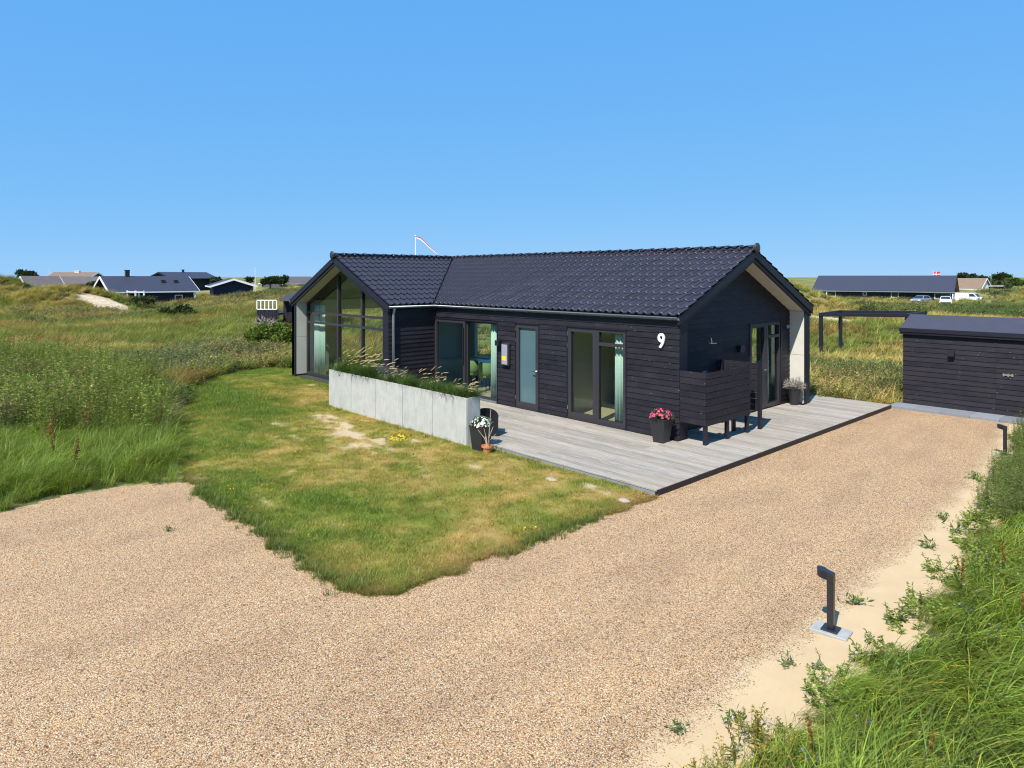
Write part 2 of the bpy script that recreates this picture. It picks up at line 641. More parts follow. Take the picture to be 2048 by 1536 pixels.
# ------------------------------------------------------------------ terrain
BUMPS = []   # (x, y, height, radius)


def bump(u, d, top, rad):
    p = at(u, d)
    BUMPS.append((p[0], p[1], top, rad))


bump(-50, 70, 3.75, 4.2); bump(10, 74, 3.2, 2.6); bump(135, 70, 2.75, 5.0); bump(60, 58, .9, 6); bump(250, 60, .15, 6)
bump(470, 80, 1.2, 8); bump(415, 70, .8, 5); bump(600, 120, 1.6, 14)
bump(1560, 70, 3.4, 4.2); bump(1480, 74, 3.6, 8); bump(1630, 66, 1.6, 3.0); bump(1250, 80, 2.5, 18); bump(900, 90, 2.0, 22)
bump(2060, 128, 1.3, 12)
DIPS = []
for u_, d_, dep_, rad_ in ((1800, 100, .95, 24), (1760, 70, .55, 14), (1960, 110, .7, 14), (300, 72, .55, 9), (345, 66, .4, 8), (1885, 122, .9, 9), (1715, 34, .75, 5)):
    p_ = at(u_, d_)
    DIPS.append((p_[0], p_[1], dep_, rad_))


def yard_mask(x, y):
    """1 inside the levelled plot, 0 out on the dunes."""
    dx = np.maximum(np.maximum(-17.5 - x, x - 5.4), 0)
    dy = np.maximum(np.maximum(-14 - y, y - 10.5), 0)
    return 1 - sstep(0, 5, np.hypot(dx, dy))


def terrain_z(x, y):
    x = np.asarray(x, float); y = np.asarray(y, float)
    z = np.full(x.shape, -.12)
    ym = yard_mask(x, y)
    r = np.hypot(x - 0, y - 0)
    amp = .30 * sstep(8, 30, r) + .35 * sstep(40, 90, r)
    nz = (fbm(x, y, 9, 4, 3) - .5) * 2 * amp + (fbm(x, y, 28, 3, 11) - .5) * 2 * amp * 1.2
    h = np.zeros_like(z)
    for bx, by, hh, rad in BUMPS:
        h = np.maximum(h, hh * np.exp(-((x - bx) ** 2 + (y - by) ** 2) / (2 * rad * rad))) if hh > 0 else h
    for bx, by, hh, rad in DIPS:
        k = np.exp(-((x - bx) ** 2 + (y - by) ** 2) / (2 * rad * rad))
        h = h - hh * k
        nz = nz * (1 - .7 * k)
    z = z + (1 - ym) * (nz + h)
    # the verge bank right of the drive, and the rough to the left
    z = z + .55 * sstep(5.3, 7.6, x) * sstep(14, 9, y) - .35 * sstep(6.5, 9, x)*sstep(-8,-12,y)
    far = sstep(140, 900, r)
    z = z * (1 - far) + far * (-1.5)
    return z


def field_color(x, y):
    """Colour of the rough dune vegetation, used for the ground under it and for its tint."""
    x = np.asarray(x, float); y = np.asarray(y, float)
    a = fbm(x, y, 7, 4, 21); b = fbm(x, y, 3.2, 4, 37); c = fbm(x, y, 14, 3, 55)
    green = np.array([.165, .198, .050]); straw = np.array([.34, .285, .110]); red = np.array([.26, .160, .062]); sage = np.array([.155, .175, .075])
    col = green[None] * np.ones(x.shape + (1,))
    w = sstep(.46, .62, a)[..., None] * .75; col = col * (1 - w) + straw * w
    w = sstep(.57, .68, b)[..., None] * .55; col = col * (1 - w) + red * w
    w = sstep(.52, .62, c)[..., None] * sstep(.62, .42, a)[..., None] * .7; col = col * (1 - w) + sage * w
    col = col * (.78 + .44 * fbm(x, y, 1.9, 3, 61))[..., None]
    return col


def build_terrain():
    # rings round the camera's foot: fine nearby, coarse at the horizon
    rad = np.concatenate([np.linspace(.5, 30, 90), np.geomspace(30.5, 140, 150), np.geomspace(145, 4000, 40)])
    nth = 420
    th = np.linspace(0, 2 * math.pi, nth, endpoint=False)
    rr, tt = np.meshgrid(rad, th, indexing='ij')
    x = CAM[0] + rr * np.cos(tt); y = CAM[1] + rr * np.sin(tt)
    z = terrain_z(x, y)
    vs = np.stack([x, y, z], -1).reshape(-1, 3)
    i, j = np.meshgrid(np.arange(len(rad) - 1), np.arange(nth), indexing='ij')
    j2 = (j + 1) % nth
    fs = np.stack([i * nth + j, (i + 1) * nth + j, (i + 1) * nth + j2, i * nth + j2], -1).reshape(-1, 4)
    vs = np.vstack([vs, [[CAM[0], CAM[1], float(terrain_z(CAM[0], CAM[1]))]]])
    tri = [(int(k), int((k + 1) % nth), len(vs) - 1) for k in range(nth)]
    me = bpy.data.meshes.new('terrain')
    me.from_pydata(vs.tolist(), [], fs.tolist() + tri)
    me.shade_smooth()
    cols = field_color(vs[:, 0], vs[:, 1]) * .8
    # bare blown sand by the far house and behind the plot
    for u, d, ru, rd in ((205, 68, 2.7, 2.2), (255, 66, 1.6, 2.0), (1648, 50, 2.0, 4), (1690, 84, 5, 2)):
        p = at(u, d)
        k = sstep(1.25, .75, np.hypot(((vs[:, 0] - p[0]) * RGT[0] + (vs[:, 1] - p[1]) * RGT[1]) / ru,
                                    ((vs[:, 0] - p[0]) * FWD[0] + (vs[:, 1] - p[1]) * FWD[1]) / rd) + (fbm(vs[:, 0], vs[:, 1], 1.5, 3, 5) - .5))
        cols = cols * (1 - k[:, None]) + np.array([.56, .44, .30]) * k[:, None]
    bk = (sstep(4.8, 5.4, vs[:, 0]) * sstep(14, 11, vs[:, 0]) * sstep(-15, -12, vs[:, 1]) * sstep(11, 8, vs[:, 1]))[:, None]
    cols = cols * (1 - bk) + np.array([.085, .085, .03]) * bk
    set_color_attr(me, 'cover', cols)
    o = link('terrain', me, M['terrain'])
    o['kind'] = 'structure'


build_terrain()

# ------------------------------------------------------------------ yard sheets
LAWN = [(-4.05, -8.1), (1.0, -8.1), (1.38, -7.98), (1.52, -7.6), (1.52, -2.9), (-2.4, -2.9), (-2.4, -3.0), (-8.5, -3.0), (-8.4, -1.0), (-14.3, -1.0),
        (-15.5, -.2), (-17.2, -1.2), (-16.9, -2.9), (-14.1, -5.3), (-10.5, -6.6), (-7.5, -7.4), (-5.4, -7.9)]


def lawn_dry(x, y):
    """0 lush .. 1 dried out; driest by the planter's foot and the wing."""
    base = .55 * fbm(x, y, 1.6, 4, 71) + .45 * fbm(x, y, .42, 3, 72)
    near = np.exp(-(((x + 5.0) / 4.2) ** 2 + ((y + 4.5) / 1.75) ** 2)) * .82 + np.exp(-(((x + .4) / 2.6) ** 2 + ((y + 3.7) / .9) ** 2)) * .45 \
        + np.exp(-(((x + 10.5) / 2.2) ** 2 + ((y + 2.6) / 1.2) ** 2)) * .5 + np.exp(-(((x - .6) / 1.2) ** 2 + ((y + 5.2) / 1.6) ** 2)) * .22
    edge = np.exp(-((y + 8.0) / .22) ** 2) * .03 + np.exp(-((x - 1.45) / .2) ** 2) * .08
    lush = np.exp(-(((x + 12.5) / 3) ** 2 + ((y + 5) / 1.4) ** 2)) * .5
    return np.clip((base - .5) * 2.5 + .26 + near + edge - lush, 0, 1.3)


def lawn_bare(x, y):
    near = np.exp(-(((x + 5.6) / 3.0) ** 2 + ((y + 4.5) / .95) ** 2)) * 1.08 + .9 * np.exp(-(((x + 10.2) / 1.6) ** 2 + ((y + 2.2) / .6) ** 2)) \
        + .55 * np.exp(-(((x - .2) / 1.6) ** 2 + ((y + 3.5) / .4) ** 2))
    n = fbm(x * 1.0, y * 1.6, .55, 3, 83)
    return sstep(.57, .74, n * .62 + .16 * fbm(x, y * 1.5, .16, 2, 84) + near * .24) * .9


def grid_sheet(name, x0, x1, y0, y1, step, z, keep, mat, attr=None, zfun=None):
    xs = np.arange(x0, x1 + step / 2, step); ys = np.arange(y0, y1 + step / 2, step)
    X, Y = np.meshgrid(xs, ys, indexing='ij')
    ok = keep((X[:-1, :-1] + step / 2), (Y[:-1, :-1] + step / 2))
    ny = len(ys)
    i, j = np.nonzero(ok)
    q = np.stack([i * ny + j, (i + 1) * ny + j, (i + 1) * ny + j + 1, i * ny + j + 1], -1)
    used, inv = np.unique(q, return_inverse=True)
    V = np.stack([X.ravel(), Y.ravel(), np.full(X.size, z)], -1)[used]
    if zfun is not None: V[:, 2] = zfun(V[:, 0], V[:, 1])
    me = bpy.data.meshes.new(name)
    me.from_pydata(V.tolist(), [], inv.reshape(-1, 4).tolist())
    me.shade_smooth()
    if attr: attr(me, V)
    o = link(name, me, mat)
    o['kind'] = 'structure'
    return o


def lawn_color(x, y):
    d = lawn_dry(x, y)[..., None]; s = lawn_bare(x, y)[..., None]
    g = np.array([.125, .170, .022]); dr = np.array([.37, .255, .085]); md = np.array([.22, .21, .042]); sand = np.array([.50, .385, .25])
    c = np.where(d < .5, g + (md - g) * np.clip(d * 2, 0, 1), md + (dr - md) * np.clip(d * 2 - 1, 0, 1))
    return c * (1 - s) + sand * s


def ljit(x, y):
    return (fbm(x, y, .30, 4, 7) - .5) * .40, (fbm(x, y, .30, 4, 9) - .5) * .40


def in_lawn(x, y):
    jx, jy = ljit(x, y)
    return inpoly(x + jx, y + jy, LAWN)


def lawn_attr(me, V):
    set_color_attr(me, 'cover', lawn_color(V[:, 0], V[:, 1]))


grid_sheet('lawn', -17.5, 1.9, -8.5, 0, .045, -.092, in_lawn, M['lawn'], lawn_attr,
           lambda x, y: -.100 + .012 * (fbm(x, y, .5, 3, 4)) + .012 * sstep(0, .5, np.minimum(y + 8.1, 1.52 - x)) - .06 * np.exp(-(x + 9) ** 2 / 40) * 0)


def verge_x(y):
    return 4.84 - .0070 * np.maximum(y + 4, 0) ** 2


def drive_attr(me, V):
    a = me.attributes.new('verge', 'FLOAT', 'POINT')
    a.data.foreach_set('value', (V[:, 0] - verge_x(V[:, 1])).astype(np.float32))


DRIVE = [(-4.6, -30), (-4.5, -10.6), (-4.78, -9.74), (-4.65, -8.93), (-4.36, -8.2), (-3.6, -7.9), (1.3, -7.9), (1.3, -2.8), (1.3, 8.2), (6.2, 8.2), (6.2, -30)]
grid_sheet('gravel_driveway', -5.4, 6.2, -26, 8.2, .1, -.104, lambda x, y: inpoly(x, y, DRIVE) & (np.random.default_rng(3).random(x.shape) > -1), M['gravel'], drive_attr,
           lambda x, y: -.106 + .012 * (fbm(x, y, 1.2, 3, 14) - .5) + .03 * sstep(4.9, 5.6, x))

# ------------------------------------------------------------------ the house
PITCH = .4556
EAVE_O = .08
WID = 6.03
ZE = 2.54


def zr(s):
    """Roof surface height s metres in from the wall line, on a slope."""
    return ZE + (s + EAVE_O) * PITCH


RIDGE_S = WID / 2
ZRIDGE = zr(RIDGE_S)
WX0, WX1 = -14.36, -8.33        # wing, outer faces
WY = -1.6                       # wing gable face
house = thing('summer_house', 'black timber summer house with dark tiled L-shaped roof behind the grey deck', 'house', (0, 0, 0))

_board_cache = {}


def board_mesh(L, h, t0=.026, t1=.010):
    k = (round(L, 3), round(h, 4), t0, t1)
    if k not in _board_cache:
        lo = -.012
        mb = MB().hexa([(0, -t0, lo), (L, -t0, lo), (L, 0, lo), (0, 0, lo), (0, -t1, h), (L, -t1, h), (L, 0, h), (0, 0, h)])
        me = mb.mesh('board')
        me.materials.append(M['board'])
        _board_cache[k] = me
    return _board_cache[k]


def clad(parent, origin, rotz, length, rows, row_h, z0, openings=(), joints=()):
    """Lapped horizontal boards along local +x from origin, facing local -y; each board an object."""
    ca, sa = math.cos(rotz), math.sin(rotz)
    for k in range(rows):
        za, zb = z0 + k * row_h, z0 + (k + 1) * row_h
        segs = [(0, length)]
        for (a, b, lo, hi) in openings:
            if lo < zb - .02 and hi > za + .02:
                new = []
                for (p, q) in segs:
                    if b <= p or a >= q: new.append((p, q)); continue
                    if a > p: new.append((p, a))
                    if b < q: new.append((b, q))
                segs = new
        for jx in joints:
            segs = [t for (p, q) in segs for t in (((p, jx - .002), (jx + .002, q)) if p + .1 < jx < q - .1 else ((p, q),))]
        for (p, q) in segs:
            if q - p < .03: continue
            link('board', board_mesh(q - p, row_h), None, parent,
                 (origin[0] + ca * p, origin[1] + sa * p, za), (0, 0, rotz))


ROW = 2.17 / 18
# --- long facade (faces -y, y = 0): x from WX1 to 0
FACADE_OPEN = [(-8.33, -5.57, -.1, 2.10), (-4.84, -4.03, -.1, 2.13), (-3.06, -1.36, -.1, 2.14)]
wall = MB()
xs = [WX1]
for a, b, lo, hi in FACADE_OPEN:
    if a > xs[-1] + .01: wall.box((xs[-1], .004, -.08), (a, .16, 2.5))
    wall.box((a, .004, hi), (b, .16, 2.5))
    xs.append(b)
wall.box((xs[-1], .004, -.08), (-.02, .16, 2.5))
w = part('wall', wall, M['trim'], house)
clad(w, (WX1, 0, 0), 0, -WX1 - .0, 20, ROW, .0, [(a - WX1, b - WX1, lo, hi + .04) for a, b, lo, hi in FACADE_OPEN])
# --- wing's side wall (faces +x at WX1), y from WY to 0
wall = MB().box((WX1 - .16, WY + .02, -.12), (WX1 - .004, -.03, 2.5))
w = part('wall', wall, M['trim'], house)
clad(w, (WX1, WY, 0), R_(90), -WY - .03, 20, ROW, .0)
# --- wing's outer wall (faces -x) and the back walls, with windows behind that let daylight through
wall = MB().box((WX0 + .004, WY, -.15), (WX0 + .16, .2, 2.5)).box((WX0 + .004, 4.3, -.15), (WX0 + .16, 6.03, 2.5)).box((WX0 + .004, .2, 2.15), (WX0 + .16, 4.3, 2.5))
part('wall', wall, M['inwall2'], house)
wall = MB()
px = WX0
for a, b, lo in ((-13.6, -10.6, .05), (-9.4, -7.0, .1), (-3.0, -1.4, .9)):
    wall.box((px, WID - .16, -.15), (a, WID, 2.5))
    wall.box((a, WID - .16, 2.12), (b, WID, 2.5)).box((a, WID - .16, -.15), (b, WID, lo))
    px = b
wall.box((px, WID - .16, -.15), (-.44, WID, 2.5))
part('wall', wall, M['inwall2'], house)


# --- gables: recessed wall, fins, soffits, barge boards. map (a, o, z): a along the gable, o outwards
def gable(mp, W, wall_rec, panels_left):
    fin = .27
    sof = lambda s: zr(s) - .27
    half = W / 2

    def P(a, o, z): return mp(a, o, z)

    def prism(mb, pts, o0, o1):
        A = [P(a, o0, z) for a, z in pts]
        B = [P(a, o1, z) for a, z in pts]
        n = len(pts)
        fs = [tuple(range(n - 1, -1, -1)), tuple(range(n, 2 * n))] + [(i, (i + 1) % n, n + (i + 1) % n, n + i) for i in range(n)]
        mb.add(A + B, fs)
        return mb
    # fins: black end board and the cement lining inside the recess
    for side in (0, 1):
        q = lambda a: a if side == 0 else W - a
        part('fin', prism(MB(), [(q(.004), -.12), (q(fin - .02), -.12), (q(fin - .02), sof(fin)), (q(.004), sof(0))], -wall_rec, -.03), M['trim'], house)
        part('end_board', prism(MB(), [(q(0), -.14), (q(fin), -.14), (q(fin), sof(fin) - .004), (q(0), sof(0) - .004)], -.028, 0), M['trim'], house)
        mids = [0.0, 1.27, sof(fin) - .012]
        for k in range(2):
            part('lining_panel', prism(MB(), [(q(fin - .018), mids[k] + .004), (q(fin - .004), mids[k] + .004), (q(fin - .004), mids[k + 1] - .004), (q(fin - .018), mids[k + 1] - .004)],
                                       -wall_rec + .004, -.032), M['cement'], house)
        # soffit panels under the overhang
        n = 3
        for k in range(n):
            s0 = fin + (half - fin) * k / n + .004
            s1 = fin + (half - fin) * (k + 1) / n - .004
            part('soffit_panel', prism(MB(), [(q(s0), sof(s0) - .012), (q(s1), sof(s1) - .012), (q(s1), sof(s1)), (q(s0), sof(s0))], -wall_rec + .004, -.032), M['cement'], house)
        # barge boards: a deep upper one under the verge, a shallower one set back below it
        e = -EAVE_O
        part('barge_board', prism(MB(), [(q(e), zr(e) - .19), (q(half), zr(half) - .19), (q(half), zr(half) - .015), (q(e), zr(e) - .015)], -.02, .055), M['trim'], house)
        part('barge_board', prism(MB(), [(q(e + .06), zr(e + .06) - .29), (q(half), zr(half) - .29), (q(half), zr(half) - .192), (q(e + .06), zr(e + .06) - .192)], -.025, .022), M['trim'], house)
    return sof


main_map = lambda a, o, z: (o, a, z)
wing_map = lambda a, o, z: (WX0 + a, WY - o, z)
REC = .43
sof = gable(main_map, WID, REC, True)
gable(wing_map, WID, REC, True)

# main gable wall with its boards (faces +x at x=-REC), door opening
GO = (3.64, 5.24, -.1, 2.15)
wall = MB()


def tri_top(a): return sof(min(a, WID - a))


def gwall(a0, a1, lo):
    ks = [a0] + ([RIDGE_S] if a0 < RIDGE_S < a1 else []) + [a1]
    pts = [(-REC - .15, a0, lo)] + [(-REC - .15, a1, lo)] + [(-REC - .15, a, tri_top(a) + .02) for a in reversed(ks)]
    wall.prism(pts, (.146, 0, 0))


gwall(.2, GO[0], -.1); gwall(GO[1], WID - .2, -.1); gwall(GO[0], GO[1], GO[3])
w = part('wall', wall, M['trim'], house)
k = 0
z = 0.0
while True:
    zb = z + ROW
    lim = .27 if z < tri_top(.27) else (z + .27 - ZE) / PITCH - EAVE_O
    lim_b = .27 if zb < tri_top(.27) else (zb + .27 - ZE) / PITCH - EAVE_O
    if lim_b > RIDGE_S - .05: break
    segs = [(lim, lim_b, WID - lim_b, WID - lim)]
    if z < GO[3] - .02:
        segs = [(lim, lim_b, GO[0], GO[0]), (GO[1], GO[1], WID - lim_b, WID - lim)]
    for (p0, p1, q1, q0) in segs:
        X = -REC
        mb = MB().hexa([(X + .026, p0, z - .012), (X + .026, q0, z - .012), (X, q0, z - .012), (X, p0, z - .012),
                        (X + .010, p1, zb), (X + .010, q1, zb), (X, q1, zb), (X, p1, zb)])
        o = part('board', MB().hexa([(0, -.026, -.012), (q0 - p0, -.026, -.012), (q0 - p0, 0, -.012), (0, 0, -.012),
                                     (p1 - p0, -.010, ROW), (q1 - p0, -.010, ROW), (q1 - p0, 0, ROW), (p1 - p0, 0, ROW)]), M['board'], w, 0, False, (X, p0, z), (0, 0, R_(90)))
    z = zb

# --- roof: four slopes cut where the wing meets the main body (plane x + y = CUT)
CUT = WX1 + 0.0
roof = part('roof', MB()
            .prism([(.0, -EAVE_O, zr(-EAVE_O) - .07), (.0, RIDGE_S, ZRIDGE - .07), (CUT - RIDGE_S, RIDGE_S, ZRIDGE - .07), (CUT + EAVE_O, -EAVE_O, zr(-EAVE_O) - .07)], (0, 0, .06))
            .prism([(.0, RIDGE_S, ZRIDGE - .07), (.0, WID + EAVE_O, zr(-EAVE_O) - .07), (CUT - WID - EAVE_O, WID + EAVE_O, zr(-EAVE_O) - .07), (CUT - RIDGE_S, RIDGE_S, ZRIDGE - .07)], (0, 0, .06))
            .prism([(WX1 + EAVE_O, WY, zr(-EAVE_O) - .07), (CUT + EAVE_O, -EAVE_O, zr(-EAVE_O) - .07), (CUT - RIDGE_S, RIDGE_S, ZRIDGE - .07), (CUT - RIDGE_S, WY, ZRIDGE - .07)], (0, 0, .06))
            .prism([(WX0 - EAVE_O, WY, zr(-EAVE_O) - .07), (CUT - RIDGE_S, WY, ZRIDGE - .07), (CUT - RIDGE_S, RIDGE_S, ZRIDGE - .07), (CUT - WID - EAVE_O, WID + EAVE_O, zr(-EAVE_O) - .07)], (0, 0, .06)),
            M['slab'], house)

TW, TL = .204, .3195            # tile cover width and gauge
SL = math.hypot(1, PITCH)


def tile_profile(n=8):
    # a wing tile across its width: flat pan rising into a roll on one side
    pts = []
    for i in range(n + 1):
        t = i / n
        zz = .014 + .022 * math.cos(2 * math.pi * (t - .78)) + .006 * math.cos(4 * math.pi * (t - .78))
        pts.append((t * (TW + .014), zz))
    return pts


def tile_geo():
    pr = tile_profile()
    vs, fs = [], []
    n = len(pr)
    for (t, lift) in ((TL + .03, -.006), (-.010, .030), (-.027, .027), (-.036, .014), (-.034, -.006)):
        for s, zz in pr:
            vs.append((s, t, zz + lift))
    for k in range(4):
        for i in range(n - 1):
            fs.append(((k + 1) * n + i, (k + 1) * n + i + 1, k * n + i + 1, k * n + i))
    return vs, fs


TV, TF = tile_geo()
tile_me = bpy.data.meshes.new('tile')
tile_me.from_pydata(TV, [], TF)
tile_me.shade_smooth()
tile_me.materials.append(M['tile'])
slopes = []
c_, s_ = 1 / SL, PITCH / SL
slopes.append(dict(S=(1, 0, 0), T=(0, c_, s_), N=(0, -s_, c_), o=(WX0, -EAVE_O, ZE), n=int((0.07 - WX0) / TW), side=1))
slopes.append(dict(S=(0, 1, 0), T=(-c_, 0, s_), N=(s_, 0, c_), o=(WX1 + EAVE_O, WY - .06, ZE), n=int((RIDGE_S - WY) / TW), side=-1))
slopes.append(dict(S=(-1, 0, 0), T=(0, -c_, s_), N=(0, s_, c_), o=(.06, WID + EAVE_O, ZE), n=int(14.5 / TW), side=1))
slopes.append(dict(S=(0, -1, 0), T=(c_, 0, s_), N=(-s_, 0, c_), o=(WX0 - EAVE_O, WID, ZE), n=int((WID - WY + .06) / TW), side=-1))
whole, cutm = [], {1: MB(), -1: MB()}
rest = MB()
NROW = 11
for si, sl in enumerate(slopes):
    S, T, N_, o0 = (Vector(sl[k]) for k in ('S', 'T', 'N', 'o'))
    # align the last column with the verge
    shift = 0
    if si == 0: shift = (.058 - WX0) - sl['n'] * TW
    for r in range(NROW):
        for c in range(-1 if si == 0 else 0, sl['n']):
            if r == NROW - 1 and False: continue
            org = o0 + S * (c * TW + shift) + T * (r * TL)
            cs = [org, org + S * TW, org + T * TL, org + S * TW + T * TL]
            val = [(p.x + p.y - CUT) * sl['side'] for p in cs]
            if max(val) < -.02: continue
            mat = Matrix(((S.x, T.x, N_.x, org.x), (S.y, T.y, N_.y, org.y), (S.z, T.z, N_.z, org.z), (0, 0, 0, 1)))
            if min(val) < .08:
                vv = [mat @ Vector(p) for p in TV]
                cutm[sl['side']].add(vv, TF)
            else:
                ctr = org + S * TW / 2 + T * TL / 2
                d = (ctr - Vector(CAM)).length
                whole.append((d if si in (0, 1) else 99, mat))
whole.sort(key=lambda t: t[0])


def jig(mat):
    return Matrix.Translation((0, 0, random.uniform(-.0025, .0025))) @ mat @ Matrix.Rotation(random.uniform(-.008, .008), 4, 'Z') @ Matrix.Rotation(random.uniform(-.008, .008), 4, 'Y')


for d, mat in whole[:296]:
    o = link('tile', tile_me, None, roof, matrix=jig(mat))
for d, mat in whole[296:]:
    m_ = jig(mat)
    rest.add([m_ @ Vector(p) for p in TV], TF)
for side in (1, -1):
    me = cutm[side].mesh('t')
    bm = bmesh.new(); bm.from_mesh(me)
    nrm = Vector((1, 1, 0)).normalized() * side
    bmesh.ops.bisect_plane(bm, geom=list(bm.verts) + list(bm.edges) + list(bm.faces), plane_co=Vector((CUT, 0, 0)) + nrm * .03, plane_no=nrm, clear_inner=True)
    bm.to_mesh(me); bm.free()
    rest.add([v.co[:] for v in me.vertices], [tuple(p.vertices) for p in me.polygons])
o = part('tiles', rest, M['tile'], roof, 0, True)
o['kind'] = 'stuff'
# valley lining
vv = MB()
a = Vector((CUT + EAVE_O, -EAVE_O, ZE - .004)); b = Vector((CUT - RIDGE_S, RIDGE_S, ZRIDGE - .004))
vv.hexa([a + Vector((-.1, 0, -.01)), a + Vector((0, 0, -.015)), b + Vector((0, 0, -.015)), b + Vector((-.1, 0, -.01)),
         a + Vector((-.1, 0, .012)), a + Vector((.08, .0, .0)), b + Vector((.08, 0, 0)), b + Vector((-.1, 0, .012))])
part('valley_lining', vv, M['lampblack'], roof)


# ridge tiles: half rounds lapping over each other
def ridge_mesh(L):
    n = 8
    vs, fs = [], []
    for x, r, zo in ((0, .118, .0), (.03, .112, .0), (L + .02, .096, -.012)):
        for k in range(n + 1):
            w_ = math.pi * (k / n) * 1.16 - .08 * math.pi
            vs.append((x, r * math.cos(w_), zo + r * .85 * math.sin(w_)))
    for i in range(2):
        for k in range(n):
            fs.append((i * (n + 1) + k, (i + 1) * (n + 1) + k, (i + 1) * (n + 1) + k + 1, i * (n + 1) + k + 1))
    fs.append(tuple(range(n + 1)))
    me = bpy.data.meshes.new('ridge_tile')
    me.from_pydata(vs, [], fs)
    me.shade_smooth()
    me.materials.append(M['tile'])
    return me


RL = .36
rme = ridge_mesh(RL)
nr = int((0.07 - (CUT - RIDGE_S)) / RL)
for k in range(nr + 1):
    link('ridge_tile', rme, None, roof, (.085 - k * RL, RIDGE_S, ZRIDGE + .018), (0, 0, math.pi))
nr = int((RIDGE_S - WY) / RL)
for k in range(nr + 1):
    link('ridge_tile', rme, None, roof, (CUT - RIDGE_S, WY - .085 + k * RL, ZRIDGE + .018), (0, 0, math.pi / 2))
# end caps on the ridges
part('ridge_cap', MB().lathe([(.02, -.02), (.12, -.01), (.125, .02), (.06, .03)], 14), M['tile'], roof, 0, True, (.09, RIDGE_S, ZRIDGE + .03), (0, R_(90), 0))
part('ridge_cap', MB().lathe([(.02, -.02), (.12, -.01), (.125, .02), (.06, .03)], 14), M['tile'], roof, 0, True, (CUT - RIDGE_S, WY - .09, ZRIDGE + .03), (R_(90), 0, 0))


# --- gutters and downpipe
def gutter(pts, name='gutter'):
    n = 8
    mb = MB()
    rows = []
    P = [np.array(p, float) for p in pts]
    for i, p in enumerate(P):
        t0 = P[i] - P[i - 1] if i else P[1] - P[0]
        t1 = P[i + 1] - P[i] if i < len(P) - 1 else P[i] - P[i - 1]
        t0 /= np.linalg.norm(t0); t1 /= np.linalg.norm(t1)
        n0 = np.array([t0[1], -t0[0], 0]); n1 = np.array([t1[1], -t1[0], 0])
        nn = n0 + n1
        nn = nn / (nn @ n0)
        ring = []
        for rad in (.068, .060):
            for k in range(n + 1):
                w_ = math.pi + math.pi * k / n
                ring.append(p + nn * rad * math.cos(w_) + np.array([0, 0, rad * math.sin(w_)]))
        rows.append(ring)
    m = n + 1
    vs = [q for r in rows for q in r]
    fs = []
    for i in range(len(rows) - 1):
        b0, b1 = i * 2 * m, (i + 1) * 2 * m
        for k in range(n):
            fs.append((b0 + k, b0 + k + 1, b1 + k + 1, b1 + k))
            fs.append((b0 + m + k + 1, b0 + m + k, b1 + m + k, b1 + m + k + 1))
        fs.append((b0, b1, b1 + m, b0 + m)); fs.append((b0 + n, b0 + m + n, b1 + m + n, b1 + n))
    for b0 in (0, (len(rows) - 1) * 2 * m):
        fs.append(tuple(b0 + k for k in range(m)))
    mb.add(vs, fs)
    return part(name, mb, M['zinc'], house, 0, True)


GZ = 2.50
g1 = gutter([(.03, -.095, GZ), (WX1 + .095, -.095, GZ), (WX1 + .095, WY - .03, GZ)])
for k in range(14):
    x = -.15 - k * .6
    part('bracket', MB().tube([(x, -.095 + .071 * math.cos(math.pi + math.pi * i / 8), GZ + .071 * math.sin(math.pi + math.pi * i / 8)) for i in range(9)], .006, 5), M['zinc'], g1)
g1 = gutter([(WX0 - .095, WY - .03, GZ), (WX0 - .095, 5.9, GZ)])
dp = MB().tube([(WX1 + .10, WY + .14, GZ - .05), (WX1 + .10, WY + .14, GZ - .12), (WX1 + .06, WY + .14, GZ - .26), (WX1 + .06, WY + .14, .0)], .04, 10)
part('downpipe', dp, M['zinc'], house, 0, True)
# fascia board under the eaves
box('fascia_board', (WX1 + .03, -.02, 2.40), (-.005, -.045, 2.49), M['trim'], house)


